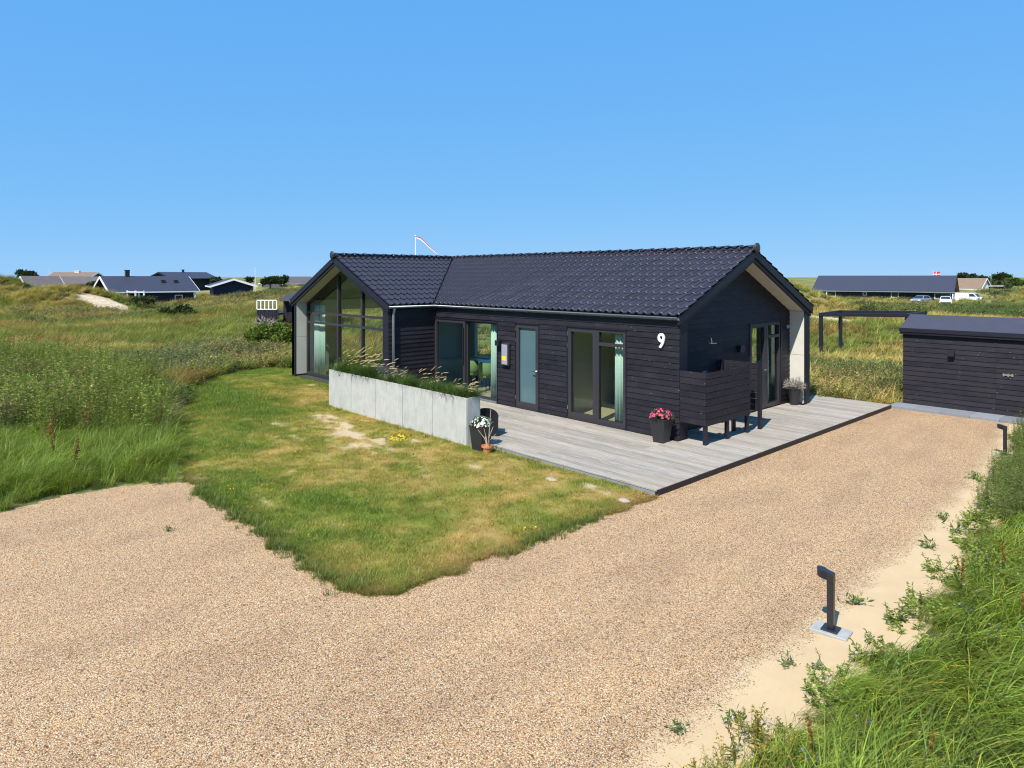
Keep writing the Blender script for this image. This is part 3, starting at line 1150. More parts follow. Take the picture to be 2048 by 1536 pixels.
# --- glazing
def glazed(parent, name, mp, a0, a1, z0, z1, fw=.075, dep=(-.01, .075), pane_mat=None, mid=None, handle=None, hinges=None):
    """A frame with its pane; mp maps (a, o, z) with o outwards. mid: heights of cross bars."""
    P = lambda a, o, z: mp(a, o, z)

    def bx(mb, A, B):
        (a0_, o0, z0_), (a1_, o1, z1_) = A, B
        c = [P(a0_, o0, z0_), P(a1_, o0, z0_), P(a1_, o1, z0_), P(a0_, o1, z0_), P(a0_, o0, z1_), P(a1_, o0, z1_), P(a1_, o1, z1_), P(a0_, o1, z1_)]
        mb.hexa(c)
        return mb
    d0, d1 = dep
    fr = MB()
    bx(fr, (a0, d0 - .06, z0), (a0 + fw, d1 - .06, z1))
    bx(fr, (a1 - fw, d0 - .06, z0), (a1, d1 - .06, z1))
    bx(fr, (a0 + fw, d0 - .06, z1 - fw), (a1 - fw, d1 - .062, z1))
    bx(fr, (a0 + fw, d0 - .06, z0), (a1 - fw, d1 - .062, z0 + fw * 1.25))
    for m in mid or ():
        bx(fr, (a0 + fw, d0 - .06, m - fw * .5), (a1 - fw, d1 - .062, m + fw * .5))
    th = parent
    w_ = part(name, fr, M['frame'], th)
    cuts = [z0 + fw * 1.25] + [c for m in (mid or ()) for c in (m - fw * .5, m + fw * .5)] + [z1 - fw]
    for i in range(0, len(cuts), 2):
        mb = MB()
        bx(mb, (a0 + fw - .005, -.045, cuts[i] - .005), (a1 - fw + .005, -.037, cuts[i + 1] + .005))
        part('pane', mb, pane_mat or M['glass'], w_)
    if hinges:
        for hz in hinges[1:]:
            mb = MB()
            bx(mb, (hinges[0] - .014, .0, hz - .05), (hinges[0] + .014, .03, hz + .05))
            part('hinge', mb, M['steel'], w_)
    if handle:
        ha, hz, sgn = handle
        mb = MB()
        bx(mb, (ha - .022, .012, hz - .05), (ha + .022, .022, hz + .16))
        p0, p1, p2 = P(ha, .015, hz), P(ha, .065, hz), P(ha + sgn * .15, .065, hz)
        mb.tube([p0, p1], .011, 8).tube([p1, p2], .011, 8)
        part('handle', mb, M['steel'], w_)
    return w_


fac = lambda a, o, z: (a, -o, z)


def head_trim(x0, x1, z):
    box('head_trim', (x0 - .03, -.045, z), (x1 + .03, .0, z + .035), M['trim'], house)
    box('casing', (x0 - .028, -.034, -.04), (x0 - .002, .0, z - .002), M['trim'], house)
    box('casing', (x1 + .002, -.034, -.04), (x1 + .028, .0, z - .002), M['trim'], house)


glazed(house, 'sliding_door', fac, -8.30, -6.90, .02, 2.10, .085, (-.0, .085), handle=None)
glazed(house, 'window', fac, -6.90, -5.57, .02, 2.10, .05, (-.06, .02))
box('handle', (-6.965, -.07, .9), (-6.935, -.03, 1.9), M['lampblack'], house)
head_trim(-8.30, -5.57, 2.10)
glazed(house, 'door', fac, -4.84, -4.03, .02, 2.13, .105, pane_mat=M['frost'], handle=(-4.10, .98, -1), hinges=(-4.84, .25, 1.70, 1.98))
head_trim(-4.84, -4.03, 2.13)
glazed(house, 'door', fac, -3.06, -2.19, .02, 2.14, .105, handle=None, hinges=(-3.06, .25, 1.70, 1.98))
glazed(house, 'window', fac, -2.185, -1.36, .02, 2.14, .07, mid=[1.80])
head_trim(-3.06, -1.36, 2.14)
box('threshold', (-8.33, -.06, -.02), (-5.57, .05, .02), M['zinc'], house)
box('threshold', (-4.84, -.05, -.02), (-4.03, .05, .019), M['frame'], house)
box('threshold', (-3.06, -.05, -.02), (-1.36, .05, .019), M['frame'], house)
gab = lambda a, o, z: (-REC + o, a, z)
glazed(house, 'door', gab, 3.64, 4.47, .02, 2.15, .10, handle=(4.40, .98, -1), hinges=(3.64, .25, 1.70, 1.98))
glazed(house, 'window', gab, 4.475, 5.24, .02, 2.15, .07, mid=[1.80])
box('casing', (-REC, 3.60, .0), (-REC + .034, 3.638, 2.19), M['trim'], house)
box('casing', (-REC, 5.242, .0), (-REC + .034, 5.28, 2.19), M['trim'], house)

# --- wing's glazed gable, y = WY + REC, mullions and sloping heads
wg = lambda a, o, z: (a, WY + REC - o, z)
GX = [WX0 + .27, -11.92, -10.44, WX1 - .27]
TZ = [.02, 1.77, 2.10]


def wtop(x): return sof(min(x - WX0, WX1 - x)) - .012


curtain_wall = bpy.data.objects.new('window', None)
COL.objects.link(curtain_wall)
curtain_wall.parent = house
yo0, yo1 = WY + REC - .03, WY + REC + .07


def wprism(mb, pts):
    return mb.prism([(x, yo0, z) for x, z in reversed(pts)], (0, yo1 - yo0, 0))


fw = .09
for i, x in enumerate(GX):
    w_ = fw if 0 < i < 3 else .07
    x0, x1 = (x - w_ / 2, x + w_ / 2) if 0 < i < 3 else ((x, x + w_) if i == 0 else (x - w_, x))
    ks = [x0] + ([CUT - RIDGE_S] if x0 < CUT - RIDGE_S < x1 else []) + [x1]
    part('mullion', wprism(MB(), [(x0, -.08), (x1, -.08)] + [(k, wtop(k)) for k in reversed(ks)]), M['frame'], curtain_wall)
for i in range(3):
    a, b = GX[i] + (.07 if i == 0 else fw / 2), GX[i + 1] - (.07 if i == 2 else fw / 2)
    for zc, hgt in ((-.03, .10), (TZ[1] - .035, .07), (TZ[2] - .035, .07)):
        box('rail', (a, yo0 + .003, zc), (b, yo1 - .003, zc + hgt), M['frame'], curtain_wall)
    # sloping head
    xr = CUT - RIDGE_S
    ks = [a] + ([xr] if a < xr < b else []) + [b]
    part('rail', MB().prism([(x, yo0 + .002, wtop(x) - .09) for x in ks] + [(x, yo0 + .002, wtop(x)) for x in reversed(ks)], (0, yo1 - yo0 - .004, 0)), M['frame'], curtain_wall)
for i in range(3):
    a, b = GX[i] + (.06 if i == 0 else .035), GX[i + 1] - (.06 if i == 2 else .035)
    for z0, z1 in ((.06, TZ[1] - .03), (TZ[1] + .03, TZ[2] - .03)):
        part('pane', MB().box((a, WY + REC + .016, z0), (b, WY + REC + .024, z1)), M['glass'], curtain_wall)
    xr = CUT - RIDGE_S
    ks = [a] + ([xr] if a < xr < b else []) + [b]
    part('pane', MB().prism([(x, WY + REC + .016, wtop(x) - .08) for x in reversed(ks)] + [(a, WY + REC + .016, TZ[2] + .03), (b, WY + REC + .016, TZ[2] + .03)], (0, .008, 0)),
         M['glass'], curtain_wall)

# --- inside: floor, partitions, ceilings' dark void
part('floor', MB().box((WX0 + .17, WY + REC + .1, -.05), (WX1 - .17, WID - .17, .004)).box((WX1 - .169, .165, -.05), (-.6, WID - .17, .004)), M['floor'], house)
part('partition', MB().box((-5.42, .17, .01), (-5.30, WID - .17, 2.6)).box((-3.5, .17, .01), (-3.4, 4.0, 2.6)).box((-5.29, 1.9, .01), (-3.51, 2.0, 2.6)).box((-3.39, 2.9, .01), (-1.0, 3.0, 2.6))
     .box((-9.0, 5.0, .01), (-5.43, 5.1, 2.6)), M['inwall'], house)
box('ceiling', (-8.3, .17, 2.44), (-.6, WID - .17, 2.48), M['inwall2'], house)
box('plinth', (WX1 - .05, .02, -.4), (-.46, WID - .02, -.051), M['ground_dark'], house)
box('plinth', (WX0 + .05, WY + .06, -.4), (WX1 - .06, WID - .02, -.051), M['ground_dark'], house)


def curtain(label, mp, a0, a1, z0, z1):
    n = 48
    mb = MB()
    vs = []
    for z in (z0, (z0 + z1) / 2, z1):
        for i in range(n + 1):
            t = i / n
            amp = .035 if z < z1 else .02
            vs.append(mp(a0 + (a1 - a0) * t, amp * math.sin(t * math.pi * 2 * (abs(a1 - a0) / .095)) + .01 * math.sin(9 * t + z), z))
    fs = [(r * (n + 1) + i, r * (n + 1) + i + 1, (r + 1) * (n + 1) + i + 1, (r + 1) * (n + 1) + i) for r in range(2) for i in range(n)]
    mb.add(vs, fs)
    o = part('curtain', mb, M['curtain'], None, 0, True)
    sm = o.modifiers.new('thick', 'SOLIDIFY'); sm.thickness = .004
    tag(o, label, 'curtain', 'pale curtains inside the windows')


curtain('pale teal curtain at right end of the wide sliding door', lambda a, o, z: (a, .16 + o, z), -6.02, -5.66, .03, 2.08)
curtain('pale teal curtain in double glass door nearest the number nine', lambda a, o, z: (a, .14 + o, z), -1.78, -1.44, .03, 2.1)
curtain('pale curtain at left edge of the glazed gable wing', lambda a, o, z: (a, WY + REC + .2 + o, z), -14.0, -13.15, .03, 2.35)
curtain('pale curtain inside the glass door under the end gable', lambda a, o, z: (-REC - .18 + o, a, z), 4.62, 4.95, .03, 2.1)


# dining table and chairs behind the sliding door
def dining():
    t = thing('dining_table', 'dining table with blue reflection coloured into its top seen through the sliding glass door', 'table', (-7.2, 1.75, .004))
    box('table_top', (-.95, -.48, .70), (.95, .48, .74), M['tabletop'], t, .006)
    for sx in (-.85, .85):
        for sy in (-.4, .4):
            box('leg', (sx - .03, sy - .03, 0), (sx + .03, sy + .03, .699), M['lampblack'], t)

    def chair(label, loc, rz, first=None):
        if first is None:
            c = thing('dining_chair', label, 'chair', loc, rz, 'green dining chairs round the table')
            mb = MB()
            # shell back curving round the seat
            n = 10
            vs = []
            for z, r in ((.40, .25), (.60, .27), (.84, .27)):
                for i in range(n + 1):
                    w_ = math.pi + math.pi * i / n
                    vs.append((r * math.cos(w_), r * .95 * math.sin(w_), z - (.10 if i in (0, n) and z > .8 else 0)))
            fs = [(q * (n + 1) + i, q * (n + 1) + i + 1, (q + 1) * (n + 1) + i + 1, (q + 1) * (n + 1) + i) for q in range(2) for i in range(n)]
            mb.add(vs, fs)
            b = part('backrest', mb, M['chairgreen'], c, 0, True)
            sm = b.modifiers.new('thick', 'SOLIDIFY'); sm.thickness = .04
            part('seat', MB().lathe([(.22, .40), (.25, .42), (.25, .46), (.22, .48)], 14), M['chairgreen'], c, 0, True)
            for sx in (-.17, .17):
                for sy in (-.17, .17):
                    part('leg', MB().tube([(sx, sy, .40), (sx * 1.25, sy * 1.25, 0)], .014, 6), M['lampblack'], c)
            return c
        c = copy_tree(first)
        c.location = loc; c.rotation_euler = (0, 0, rz); c['label'] = label
        return c
    c0 = chair('green shell chair at the left end of the dining table indoors', (-8.05 + .2, 1.02, .004), .2)
    chair('middle green shell chair on the near side of the dining table', (-7.1, .98, .004), -.1, c0)
    chair('green shell chair at dining table beside the teal curtain', (-6.42, 1.0, .004), .15, c0)
    t2 = thing('side_table', 'small table with blue reflection coloured into its top farther inside behind the dining table', 'table', (-8.8, 4.2, .004))
    box('table_top', (-.6, -.35, .86), (.6, .35, .90), M['tabletop'], t2)
    part('leg', MB().tube([(0, 0, 0), (0, 0, .859)], .05, 10), M['lampblack'], t2)


dining()
# bed corner behind the double door
bed = thing('bed', 'bed with pale mattress seen through double glass door', 'bed', (-2.0, 1.9, .004))
box('base', (-.7, -.6, .08), (.75, .95, .34), M['inwall2'], bed, .01)
box('mattress', (-.68, -.58, .341), (.73, .93, .5), M['white'], bed, .03)


# --- house details on the facade
def nine():
    """A bold sans 9: bowl ring plus a straight leaning tail, standing off the boards."""
    out, inn = [], []
    n = 28
    mb = MB()
    cx, cz, ax, az = 0, .085, .085, .095
    ix, iz = .032, .042
    vo = [(cx + ax * math.cos(2 * math.pi * i / n), cz + az * math.sin(2 * math.pi * i / n)) for i in range(n)]
    vi = [(cx + ix * math.cos(2 * math.pi * i / n), cz + .002 + iz * math.sin(2 * math.pi * i / n)) for i in range(n)]
    T0, T1 = -.068, -.040
    vs = [(x, T0, z) for x, z in vo] + [(x, T0, z) for x, z in vi] + [(x, T1, z) for x, z in vo] + [(x, T1, z) for x, z in vi]
    fs = []
    for i in range(n):
        j = (i + 1) % n
        fs += [(i, j, n + j, n + i), (2 * n + j, 2 * n + i, 3 * n + i, 3 * n + j), (j, i, 2 * n + i, 2 * n + j), (n + i, n + j, 3 * n + j, 3 * n + i)]
    mb.add(vs, fs)
    tail_o = [(.0848, .085), (.083, .04), (.072, .0), (.054, -.042), (.030, -.082), (-.004, -.128)]
    tail_i = [(.030, .07), (.029, .04), (.020, .005), (.0, -.032), (-.026, -.070), (-.056, -.108)]
    m = len(tail_o)
    vs = [(x, T0 - .001, z) for x, z in tail_o + tail_i] + [(x, T1, z) for x, z in tail_o + tail_i]
    fs = []
    for i in range(m - 1):
        fs += [(i + 1, i, m + i, m + i + 1), (2 * m + i, 2 * m + i + 1, 3 * m + i + 1, 3 * m + i), (i, i + 1, 2 * m + i + 1, 2 * m + i), (m + i + 1, m + i, 3 * m + i, 3 * m + i + 1)]
    fs += [(m - 1, 2 * m - 1, 4 * m - 1, 3 * m - 1), (0, 2 * m, 3 * m, m)]
    mb.add(vs, fs)
    o = part('house_number', mb, M['white'], house, 0, False, (-.41, 0, 1.97))
    o['label'] = 'white raised number 9'
    st = MB()
    for sx, sz in ((-.05, .12), (.05, .02)):
        st.tube([(sx, -.03, sz), (sx, 0, sz)], .006, 6)
    part('standoff', st, M['steel'], o)


nine()
# meter box with its yellow sticker, and the cube wall lamps
box_m = box('meter_box', (-5.30, -.11, 1.03), (-5.03, -.026, 1.60), M['frame'], house, .008)
part('door', MB().box((-5.27, -.124, 1.06), (-5.06, -.111, 1.57)), M['grey'], box_m)
part('sticker', MB().box((-5.26, -.127, 1.16), (-5.10, -.1245, 1.27)), M['yellow'], box_m)
lamp = box('wall_lamp', (-5.50, -.16, 1.52), (-5.36, -.027, 1.66), M['lampblack'], house, .004)
box('wall_lamp', (-REC + .027, 3.02, 1.53), (-REC + .15, 3.17, 1.68), M['lampblack'], house, .004)
box('wall_lamp', (-REC + .027, 5.55, 1.96), (-REC + .06, 5.66, 2.05), M['grey'], house, .004)
# shower
sh = part('shower', MB().tube([(-REC + .02, 1.36, 1.98), (-REC + .18, 1.36, 2.0), (-REC + .32, 1.36, 1.98), (-REC + .34, 1.36, 1.90)], .011, 8)
          .lathe([(.02, 1.905), (.11, 1.885), (.11, 1.87), (.10, 1.866)][::-1], 16, (-REC + .34, 1.36)), M['steel'], house)
part('tap', MB().tube([(-REC + .02, 1.0, 1.12), (-REC + .11, 1.0, 1.12)], .018, 8).tube([(-REC + .09, 1.0, 1.12), (-REC + .09, 1.05, 1.18)], .008, 6), M['steel'], house)


# ------------------------------------------------------------------ shower screen: boards on posts
scr = thing('shower_screen', 'black slatted outdoor shower screen on short posts at the house corner', 'shower screen', (0, 0, 0))
SX, Z0, Z1 = .60, .38, 1.43
sh_row = (Z1 - Z0) / 8


def sboard(o, L, rz):
    me = _sb(L)
    link('board', me, None, scr, o, (0, 0, rz))


_sbc = {}


def _sb(L):
    if L not in _sbc:
        me = MB().box((0, -.022, .005), (L, 0, sh_row - .006)).mesh('board')
        me.materials.append(M['board'])
        _sbc[L] = me
    return _sbc[L]


for k in range(8):
    z = Z0 + k * sh_row
    sboard((.012, .0, z), SX - .012, 0)
    sboard((SX, .002, z), 1.70, R_(90))
    sboard((SX - .02, 2.2, z), .98, R_(180))
for px, py, top in ((.56, .045, Z1 + .03), (.575, .84, Z1 + .02), (.575, 1.66, Z1 + .03), (.30, 1.60, .42), (.60, 2.18, Z1 + .05), (-.3, 2.16, Z1)):
    box('post', (px - .045, py - .042, .0), (px + .022, py + .042, top), M['trim'], scr, .003)
# ------------------------------------------------------------------ deck
deck = thing('wooden_deck', 'weathered grey plank deck along the black house', 'deck', (0, 0, 0))
DX1, DY0, DY1 = 1.54, -3.0, 7.35
DB = .1455
nb = int((DY1 - DY0) / DB)
dme = {}


def dboard(x0, x1, y):
    L = round(x1 - x0, 2)
    if L not in dme:
        mb = MB().box((0, .003, -.028), (L, DB - .004, 0))
        me = mb.mesh('plank')
        bm = bmesh.new(); bm.from_mesh(me)
        bmesh.ops.bevel(bm, geom=[e for e in bm.edges if all(v.co.z > -.01 for v in e.verts)], offset=.003, segments=1, affect='EDGES')
        bm.to_mesh(me); bm.free()
        me.materials.append(M['deck'])
        dme[L] = me
    link('plank', dme[L], None, deck, (x0, y, random.uniform(-.0012, .0012)))


for k in range(nb):
    y = DY0 + k * DB
    if y + DB < .0:
        x0 = -2.82 if y < -2.9 else -8.3
        cuts = [x0]
        if x0 < -5: cuts.append(round(random.choice([-6.1, -4.9, -3.7]), 2))
        cuts.append(round(random.choice([-1.3, -.1, -2.1]) if x0 < -5 or k % 2 else -.4, 2))
        cuts.append(DX1)
    else:
        x0 = 0.02 if y < WID - .2 else -1.6
        cuts = [x0, DX1]
        if y + DB > .0 and y < 0.25: cuts = [.02, DX1]
        elif .27 < y < WID - .3 - DB: cuts = [-REC + .03, DX1]
    for a, b in zip(cuts[:-1], cuts[1:]):
        dboard(a + .002, b - .002, y)
box('joist_frame', (-8.3, DY0 + .06, -.30), (DX1 - .06, -.06, -.032), M['ground_dark'], deck)
box('joist_frame', (.03, -.05, -.30), (DX1 - .06, DY1 - .06, -.033), M['ground_dark'], deck)
box('edge_board', (-2.82, DY0 + .012, -.20), (DX1 - .03, DY0 + .045, -.032), M['concslab'], deck)
box('edge_board', (DX1 - .028, DY0 + .012, -.20), (DX1 + .004, DY1, -.012), M['trim'], deck)

# ------------------------------------------------------------------ planter wall
pl = thing('planter', 'long pale cement planter wall with ornamental grass on the lawn edge', 'planter', (0, 0, 0))
PX0, PX1, PYF, PYB, PT, PB = -8.63, -2.87, -3.22, -2.86, .868, -.16
n = 5
pw = (PX1 - PX0) / n
for k in range(n):
    part('panel', MB().box((.006, 0, PB), (pw - .006, .02, PT)), M['planter'], pl, .0015, False, (PX0 + k * pw, PYF, 0))
for k in range(n):
    part('panel', MB().box((.003, -.02, PB), (pw - .003, 0, PT)), M['planter'], pl, .0015, False, (PX0 + k * pw, PYB, 0))
for x in (PX1, PX0 + .02):
    part('end_panel', MB().box((-.02, .022, PB), (-.0, PYB - PYF - .022, PT)), M['planter'], pl, .0015, False, (x, PYF, 0))
box('soil', (PX0 + .022, PYF + .022, PB), (PX1 - .022, PYB - .022, PT - .09), M['soil'], pl)

# ------------------------------------------------------------------ shed
shed = thing('garden_shed', 'low black boarded shed with felt roof at the end of the drive', 'shed', (0, 0, 0))
HX0, HX1, HY, HYB = 1.6, 6.4, 8.06, 9.6
wall = part('wall', MB().box((HX0, HY + .002, -.12), (HX1, HYB, 1.9)), M['trim'], shed)
for k in range(2):
    pts = [(HX0 if k == 0 else HX1 - .05, HY + .01, 1.9), (HX0 if k == 0 else HX1 - .05, HYB, 1.9), (HX0 if k == 0 else HX1 - .05, (HY + HYB) / 2, 2.22)]
    part('gable', MB().prism(pts, (.05, 0, 0)), M['trim'], shed)
clad(wall, (HX0, HY, 0), 0, HX1 - HX0, 15, .1255, -.02, joints=[2.05, 3.05])
rf = MB()
for s in (-1, 1):
    yc = (HY + HYB) / 2
    ye = HY - .10 if s < 0 else HYB + .10
    rf.prism([(HX0 - .06, ye, 1.90), (HX0 - .06, yc, 2.24), (HX0 - .06, yc, 2.29), (HX0 - .06, ye, 1.955)], (HX1 - HX0 + .12, 0, 0))
rf = part('roof', rf, M['felt'], shed)
box('fascia_board', (HX0 - .065, HY - .125, 1.86), (HX1 + .06, HY - .102, 1.962), M['trim'], rf)
box('fascia_board', (HX0 - .05, HY - .10, 1.80), (HX1 + .05, HY - .03, 1.865), M['trim'], rf)
lt = part('door_latch', MB().box((3.80, HY - .045, .925), (4.0, HY - .03, .965)).box((3.795, HY - .05, .91), (3.83, HY - .026, .98)).box((3.97, HY - .05, .91), (4.005, HY - .026, .98))
          .box((3.89, HY - .055, .90), (3.915, HY - .045, .985)), M['steel'], shed)
box('wall_lamp', (2.66, HY - .14, 1.30), (2.80, HY - .027, 1.44), M['lampblack'], shed, .004)
slab_ = thing('paved_strip', 'grey paving strip along the foot of the black shed', 'paving', (0, 0, 0))
for k in range(8):
    part('paving_slab', MB().box((1.45 + k * .6 + .003, 7.40, -.16), (1.45 + (k + 1) * .6 - .003, 8.05, -.035)), M['concslab'], slab_, .004)


# ------------------------------------------------------------------ pergola frame beyond the shed
def pergola():
    d0, d1 = 34.0, 36.5
    gz = -.5
    t = thing('timber_frame', 'open black timber frame standing in the grass behind the shed', 'pergola', tuple(at(1720, 35, gz)))
    base = np.array(t.location)
    ztop = zat(625.5, d0)
    A, B = at(1642, d0, 0), at(1814, d0 - 1.0, 0)
    Cc, D = at(1681, d1, 0), at(1849, d1 - 1.0, 0)
    for p in (A, B, Cc, D):
        q = p - np.array([base[0], base[1], 0])
        box('post', (q[0] - .075, q[1] - .075, -.7), (q[0] + .075, q[1] + .075, ztop - base[2] - .16), M['trim'], t)

    def beam(p, q, zz):
        p = p - np.array([base[0], base[1], 0]); q = q - np.array([base[0], base[1], 0])
        dv = (q - p) / np.linalg.norm(q - p)
        nv = np.array([-dv[1], dv[0], 0]) * .075
        p = p - dv * .1; q = q + dv * .1
        z0 = np.array([0, 0, zz - .17]); z1 = np.array([0, 0, zz])
        part('beam', MB().hexa([p - nv + z0, q - nv + z0, q + nv + z0, p + nv + z0, p - nv + z1, q - nv + z1, q + nv + z1, p + nv + z1]), M['trim'], t)
    zt = ztop - base[2]
    beam(A, B, zt); beam(Cc, D, zt); beam(A, Cc, zt + .003); beam(B, D, zt + .003)


pergola()


# ------------------------------------------------------------------ bollard lamps
def bollard(label, loc, rz):
    t = thing('bollard_lamp', label, 'lamp', loc, rz, 'black bollard lamps along the drive')
    box('footing', (-.17, -.11, -.05), (.17, .11, .018), M['conc'], t, .006)
    box('base_plate', (-.075, -.075, .0205), (.075, .075, .032), M['lampblack'], t, .002)
    part('pole', MB().box((-.03, -.03, .0325), (.03, .03, .56)), M['lampblack'], t, .004)
    # the head: a flat arm that ends in a round luminaire, tilted a little
    mb = MB()
    n = 10
    prof = [(.032, -.034), (.032, .034), (-.03, .036)] + [(-.075 - .05 * math.sin(math.pi * i / n), .05 * math.cos(math.pi * i / n)) for i in range(n + 1)] + [(-.03, -.036)]
    lo = [(x, y, .485 + .30 * (-x)) for x, y in prof]
    hi = [(x, y, .565 + .22 * (-x)) for x, y in prof]
    k = len(prof)
    mb.add(lo + hi, [tuple(range(k)), tuple(range(2 * k - 1, k - 1, -1))] + [((i + 1) % k, i, k + i, k + (i + 1) % k) for i in range(k)])
    part('lamp_head', mb, M['lampblack'], t)
    part('lens', MB().lathe([(.04, .515), (.04, .522)], 12, (-.075, 0)), M['white'], t)
    return t


b1 = bollard('near black bollard lamp with bent head on pale footing in sand', (5.05, -5.12, -.095), R_(6))
b2 = copy_tree(b1)
b2.location = (4.66, 3.86, -.095)
b2.rotation_euler = (0, 0, R_(4))
b2['label'] = 'far black bollard lamp half hidden by weeds near the shed'


# ------------------------------------------------------------------ pots and plants on the deck
def leaf_quads(pts, size, nrm_spread=1.0, aspect=.5, seed=0, up=.3):
    """Diamond leaves at given points. Returns verts, faces, per-vertex value."""
    r = np.random.default_rng(seed)
    n = len(pts)
    d = r.normal(size=(n, 3)); d[:, 2] = d[:, 2] * .6 + up
    d /= np.linalg.norm(d, axis=1)[:, None]
    a = r.normal(size=(n, 3))
    s = np.cross(d, a); s /= np.linalg.norm(s, axis=1)[:, None] + 1e-9
    L = size * r.uniform(.6, 1.3, n)[:, None]
    V = np.stack([pts, pts + d * L * .5 + s * L * aspect * .5, pts + d * L, pts + d * L * .5 - s * L * aspect * .5], 1).reshape(-1, 3)
    F = np.arange(4 * n).reshape(n, 4)
    val = np.repeat(np.clip(r.beta(2, 2, n), 0, 1), 4)
    return V, F, val


def leaf_part(name, V, F, val, mat, parent=None):
    me = bpy.data.meshes.new(name)
    me.from_pydata(V.tolist(), [], F.tolist())
    set_color_attr(me, 'blade', np.repeat(val[:, None], 3, 1))
    return link(name, me, mat, parent)


def dome_pts(n, c, rx, rz, seed, shell=.6):
    r = np.random.default_rng(seed)
    d = r.normal(size=(n, 3)); d[:, 2] = np.abs(d[:, 2]) * .9 - .1
    d /= np.linalg.norm(d, axis=1)[:, None]
    rad = r.uniform(shell, 1, n) ** .7
    return np.array(c) + d * rad[:, None] * np.array([rx, rx, rz])


def petals(pts, size, seed, k=6):
    """Small daisy heads: k petals each round a centre, facing outwards and up."""
    r = np.random.default_rng(seed)
    V, F = [], []
    c = pts.mean(0)
    for p in pts:
        nn = p - c + r.normal(size=3) * .02 + np.array([0, 0, .1]); nn /= np.linalg.norm(nn)
        a = np.cross(nn, [0, .3, 1.]); a /= np.linalg.norm(a); b = np.cross(nn, a)
        s = size * r.uniform(.7, 1.2)
        for q in range(k):
            w_ = 2 * math.pi * q / k + r.uniform(0, .3); w2 = w_ + math.pi / k; w0 = w_ - math.pi / k
            i = len(V)
            V += [p, p + s * .75 * (math.cos(w0) * a + math.sin(w0) * b) + nn * s * .2, p + s * (math.cos(w_) * a + math.sin(w_) * b) + nn * s * .1, p + s * .75 * (math.cos(w2) * a + math.sin(w2) * b) + nn * s * .2]
            F.append((i, i + 1, i + 2, i + 3))
    V = np.array(V)
    return V, np.array(F), np.repeat(r.uniform(0, 1, len(F)), 4)


def square_pot(name, parent, rb, rt, h, mat):
    mb = MB()
    q = 1.414
    mb.lathe([(rb * q, 0), (rt * q, h - .03), (rt * q * 1.03, h - .03), (rt * q * 1.03, h), (rt * q * .9, h), (rt * q * .86, h - .06)], 4, (0, 0), 0, .5)
    return part(name, mb, mat, parent)


gf = foliage_mat('pot_leaves', (.03, .07, .02), (.10, .17, .05))
pinkm = foliage_mat('pink_petals', (.55, .03, .15), (.75, .16, .30), .2)
whitem = foliage_mat('white_petals', (.72, .72, .66), (.85, .85, .82), .2)
dryf = foliage_mat('dried_twigs', (.22, .19, .16), (.42, .38, .33), .2)
yelm = foliage_mat('yellow_petals', (.62, .45, .03), (.75, .60, .05), .2)

t = thing('flower_pot', 'tall black tapered pot of pink flowers against the black wall', 'flower pot', (-.20, -.36, 0), R_(3))
square_pot('pot', t, .115, .17, .48, M['potblack'])
leaf_part('leaves', *leaf_quads(dome_pts(420, (0, 0, .49), .22, .15, 1, .3), .06, seed=1), gf, t)
leaf_part('flowers', *petals(dome_pts(90, (0, 0, .50), .235, .17, 2, .9), .027, 2), pinkm, t)

t = thing('flower_pot', 'tall black pot of white flowers at the planter end', 'flower pot', (-2.42, -3.22, -.14), R_(8))
square_pot('pot', t, .115, .165, .55, M['potblack'])
leaf_part('leaves', *leaf_quads(dome_pts(420, (0, 0, .56), .2, .13, 3, .3), .06, seed=3), gf, t)
leaf_part('flowers', *petals(dome_pts(95, (0, 0, .56), .21, .15, 4, .9), .026, 4), whitem, t)

t = thing('plant_pot', 'small terracotta pot with bare dry stems by the deck edge', 'plant pot', (-2.17, -3.27, -.095))
part('pot', MB().lathe([(.07, 0), (.10, .12), (.115, .12), (.115, .16), (.10, .16), (.095, .13)], 16), M['terracotta'], t, 0, False)
st = MB()
r5 = random.Random(5)
for k in range(7):
    w_ = r5.uniform(0, 6.28); l = r5.uniform(.2, .38); sp = r5.uniform(.05, .22)
    st.tube([(0, 0, .12), (.3 * sp * math.cos(w_), .3 * sp * math.sin(w_), .12 + l * .5), (sp * math.cos(w_), sp * math.sin(w_), .12 + l)], [.008, .007, .004], 5)
st.tube([(0.02, 0, .12), (.03, .03, .5), (.05, .05, .92)], [.008, .007, .004], 5)
part('stems', st, plain('dry_stem', (.42, .36, .27), .9), t)

t = thing('plant_pot', 'black pot of dried grey heather beside the pale gable fin', 'plant pot', (-.17, 5.50, 0))
part('pot', MB().lathe([(.11, 0), (.17, .40), (.18, .40), (.18, .43), (.16, .43), (.155, .38)], 18), M['potblack'], t, 0, False)
V, F, val = leaf_quads(dome_pts(900, (0, 0, .43), .24, .26, 6, .35), .09, aspect=.12, seed=6, up=.5)
leaf_part('twigs', V, F, val, dryf, t)

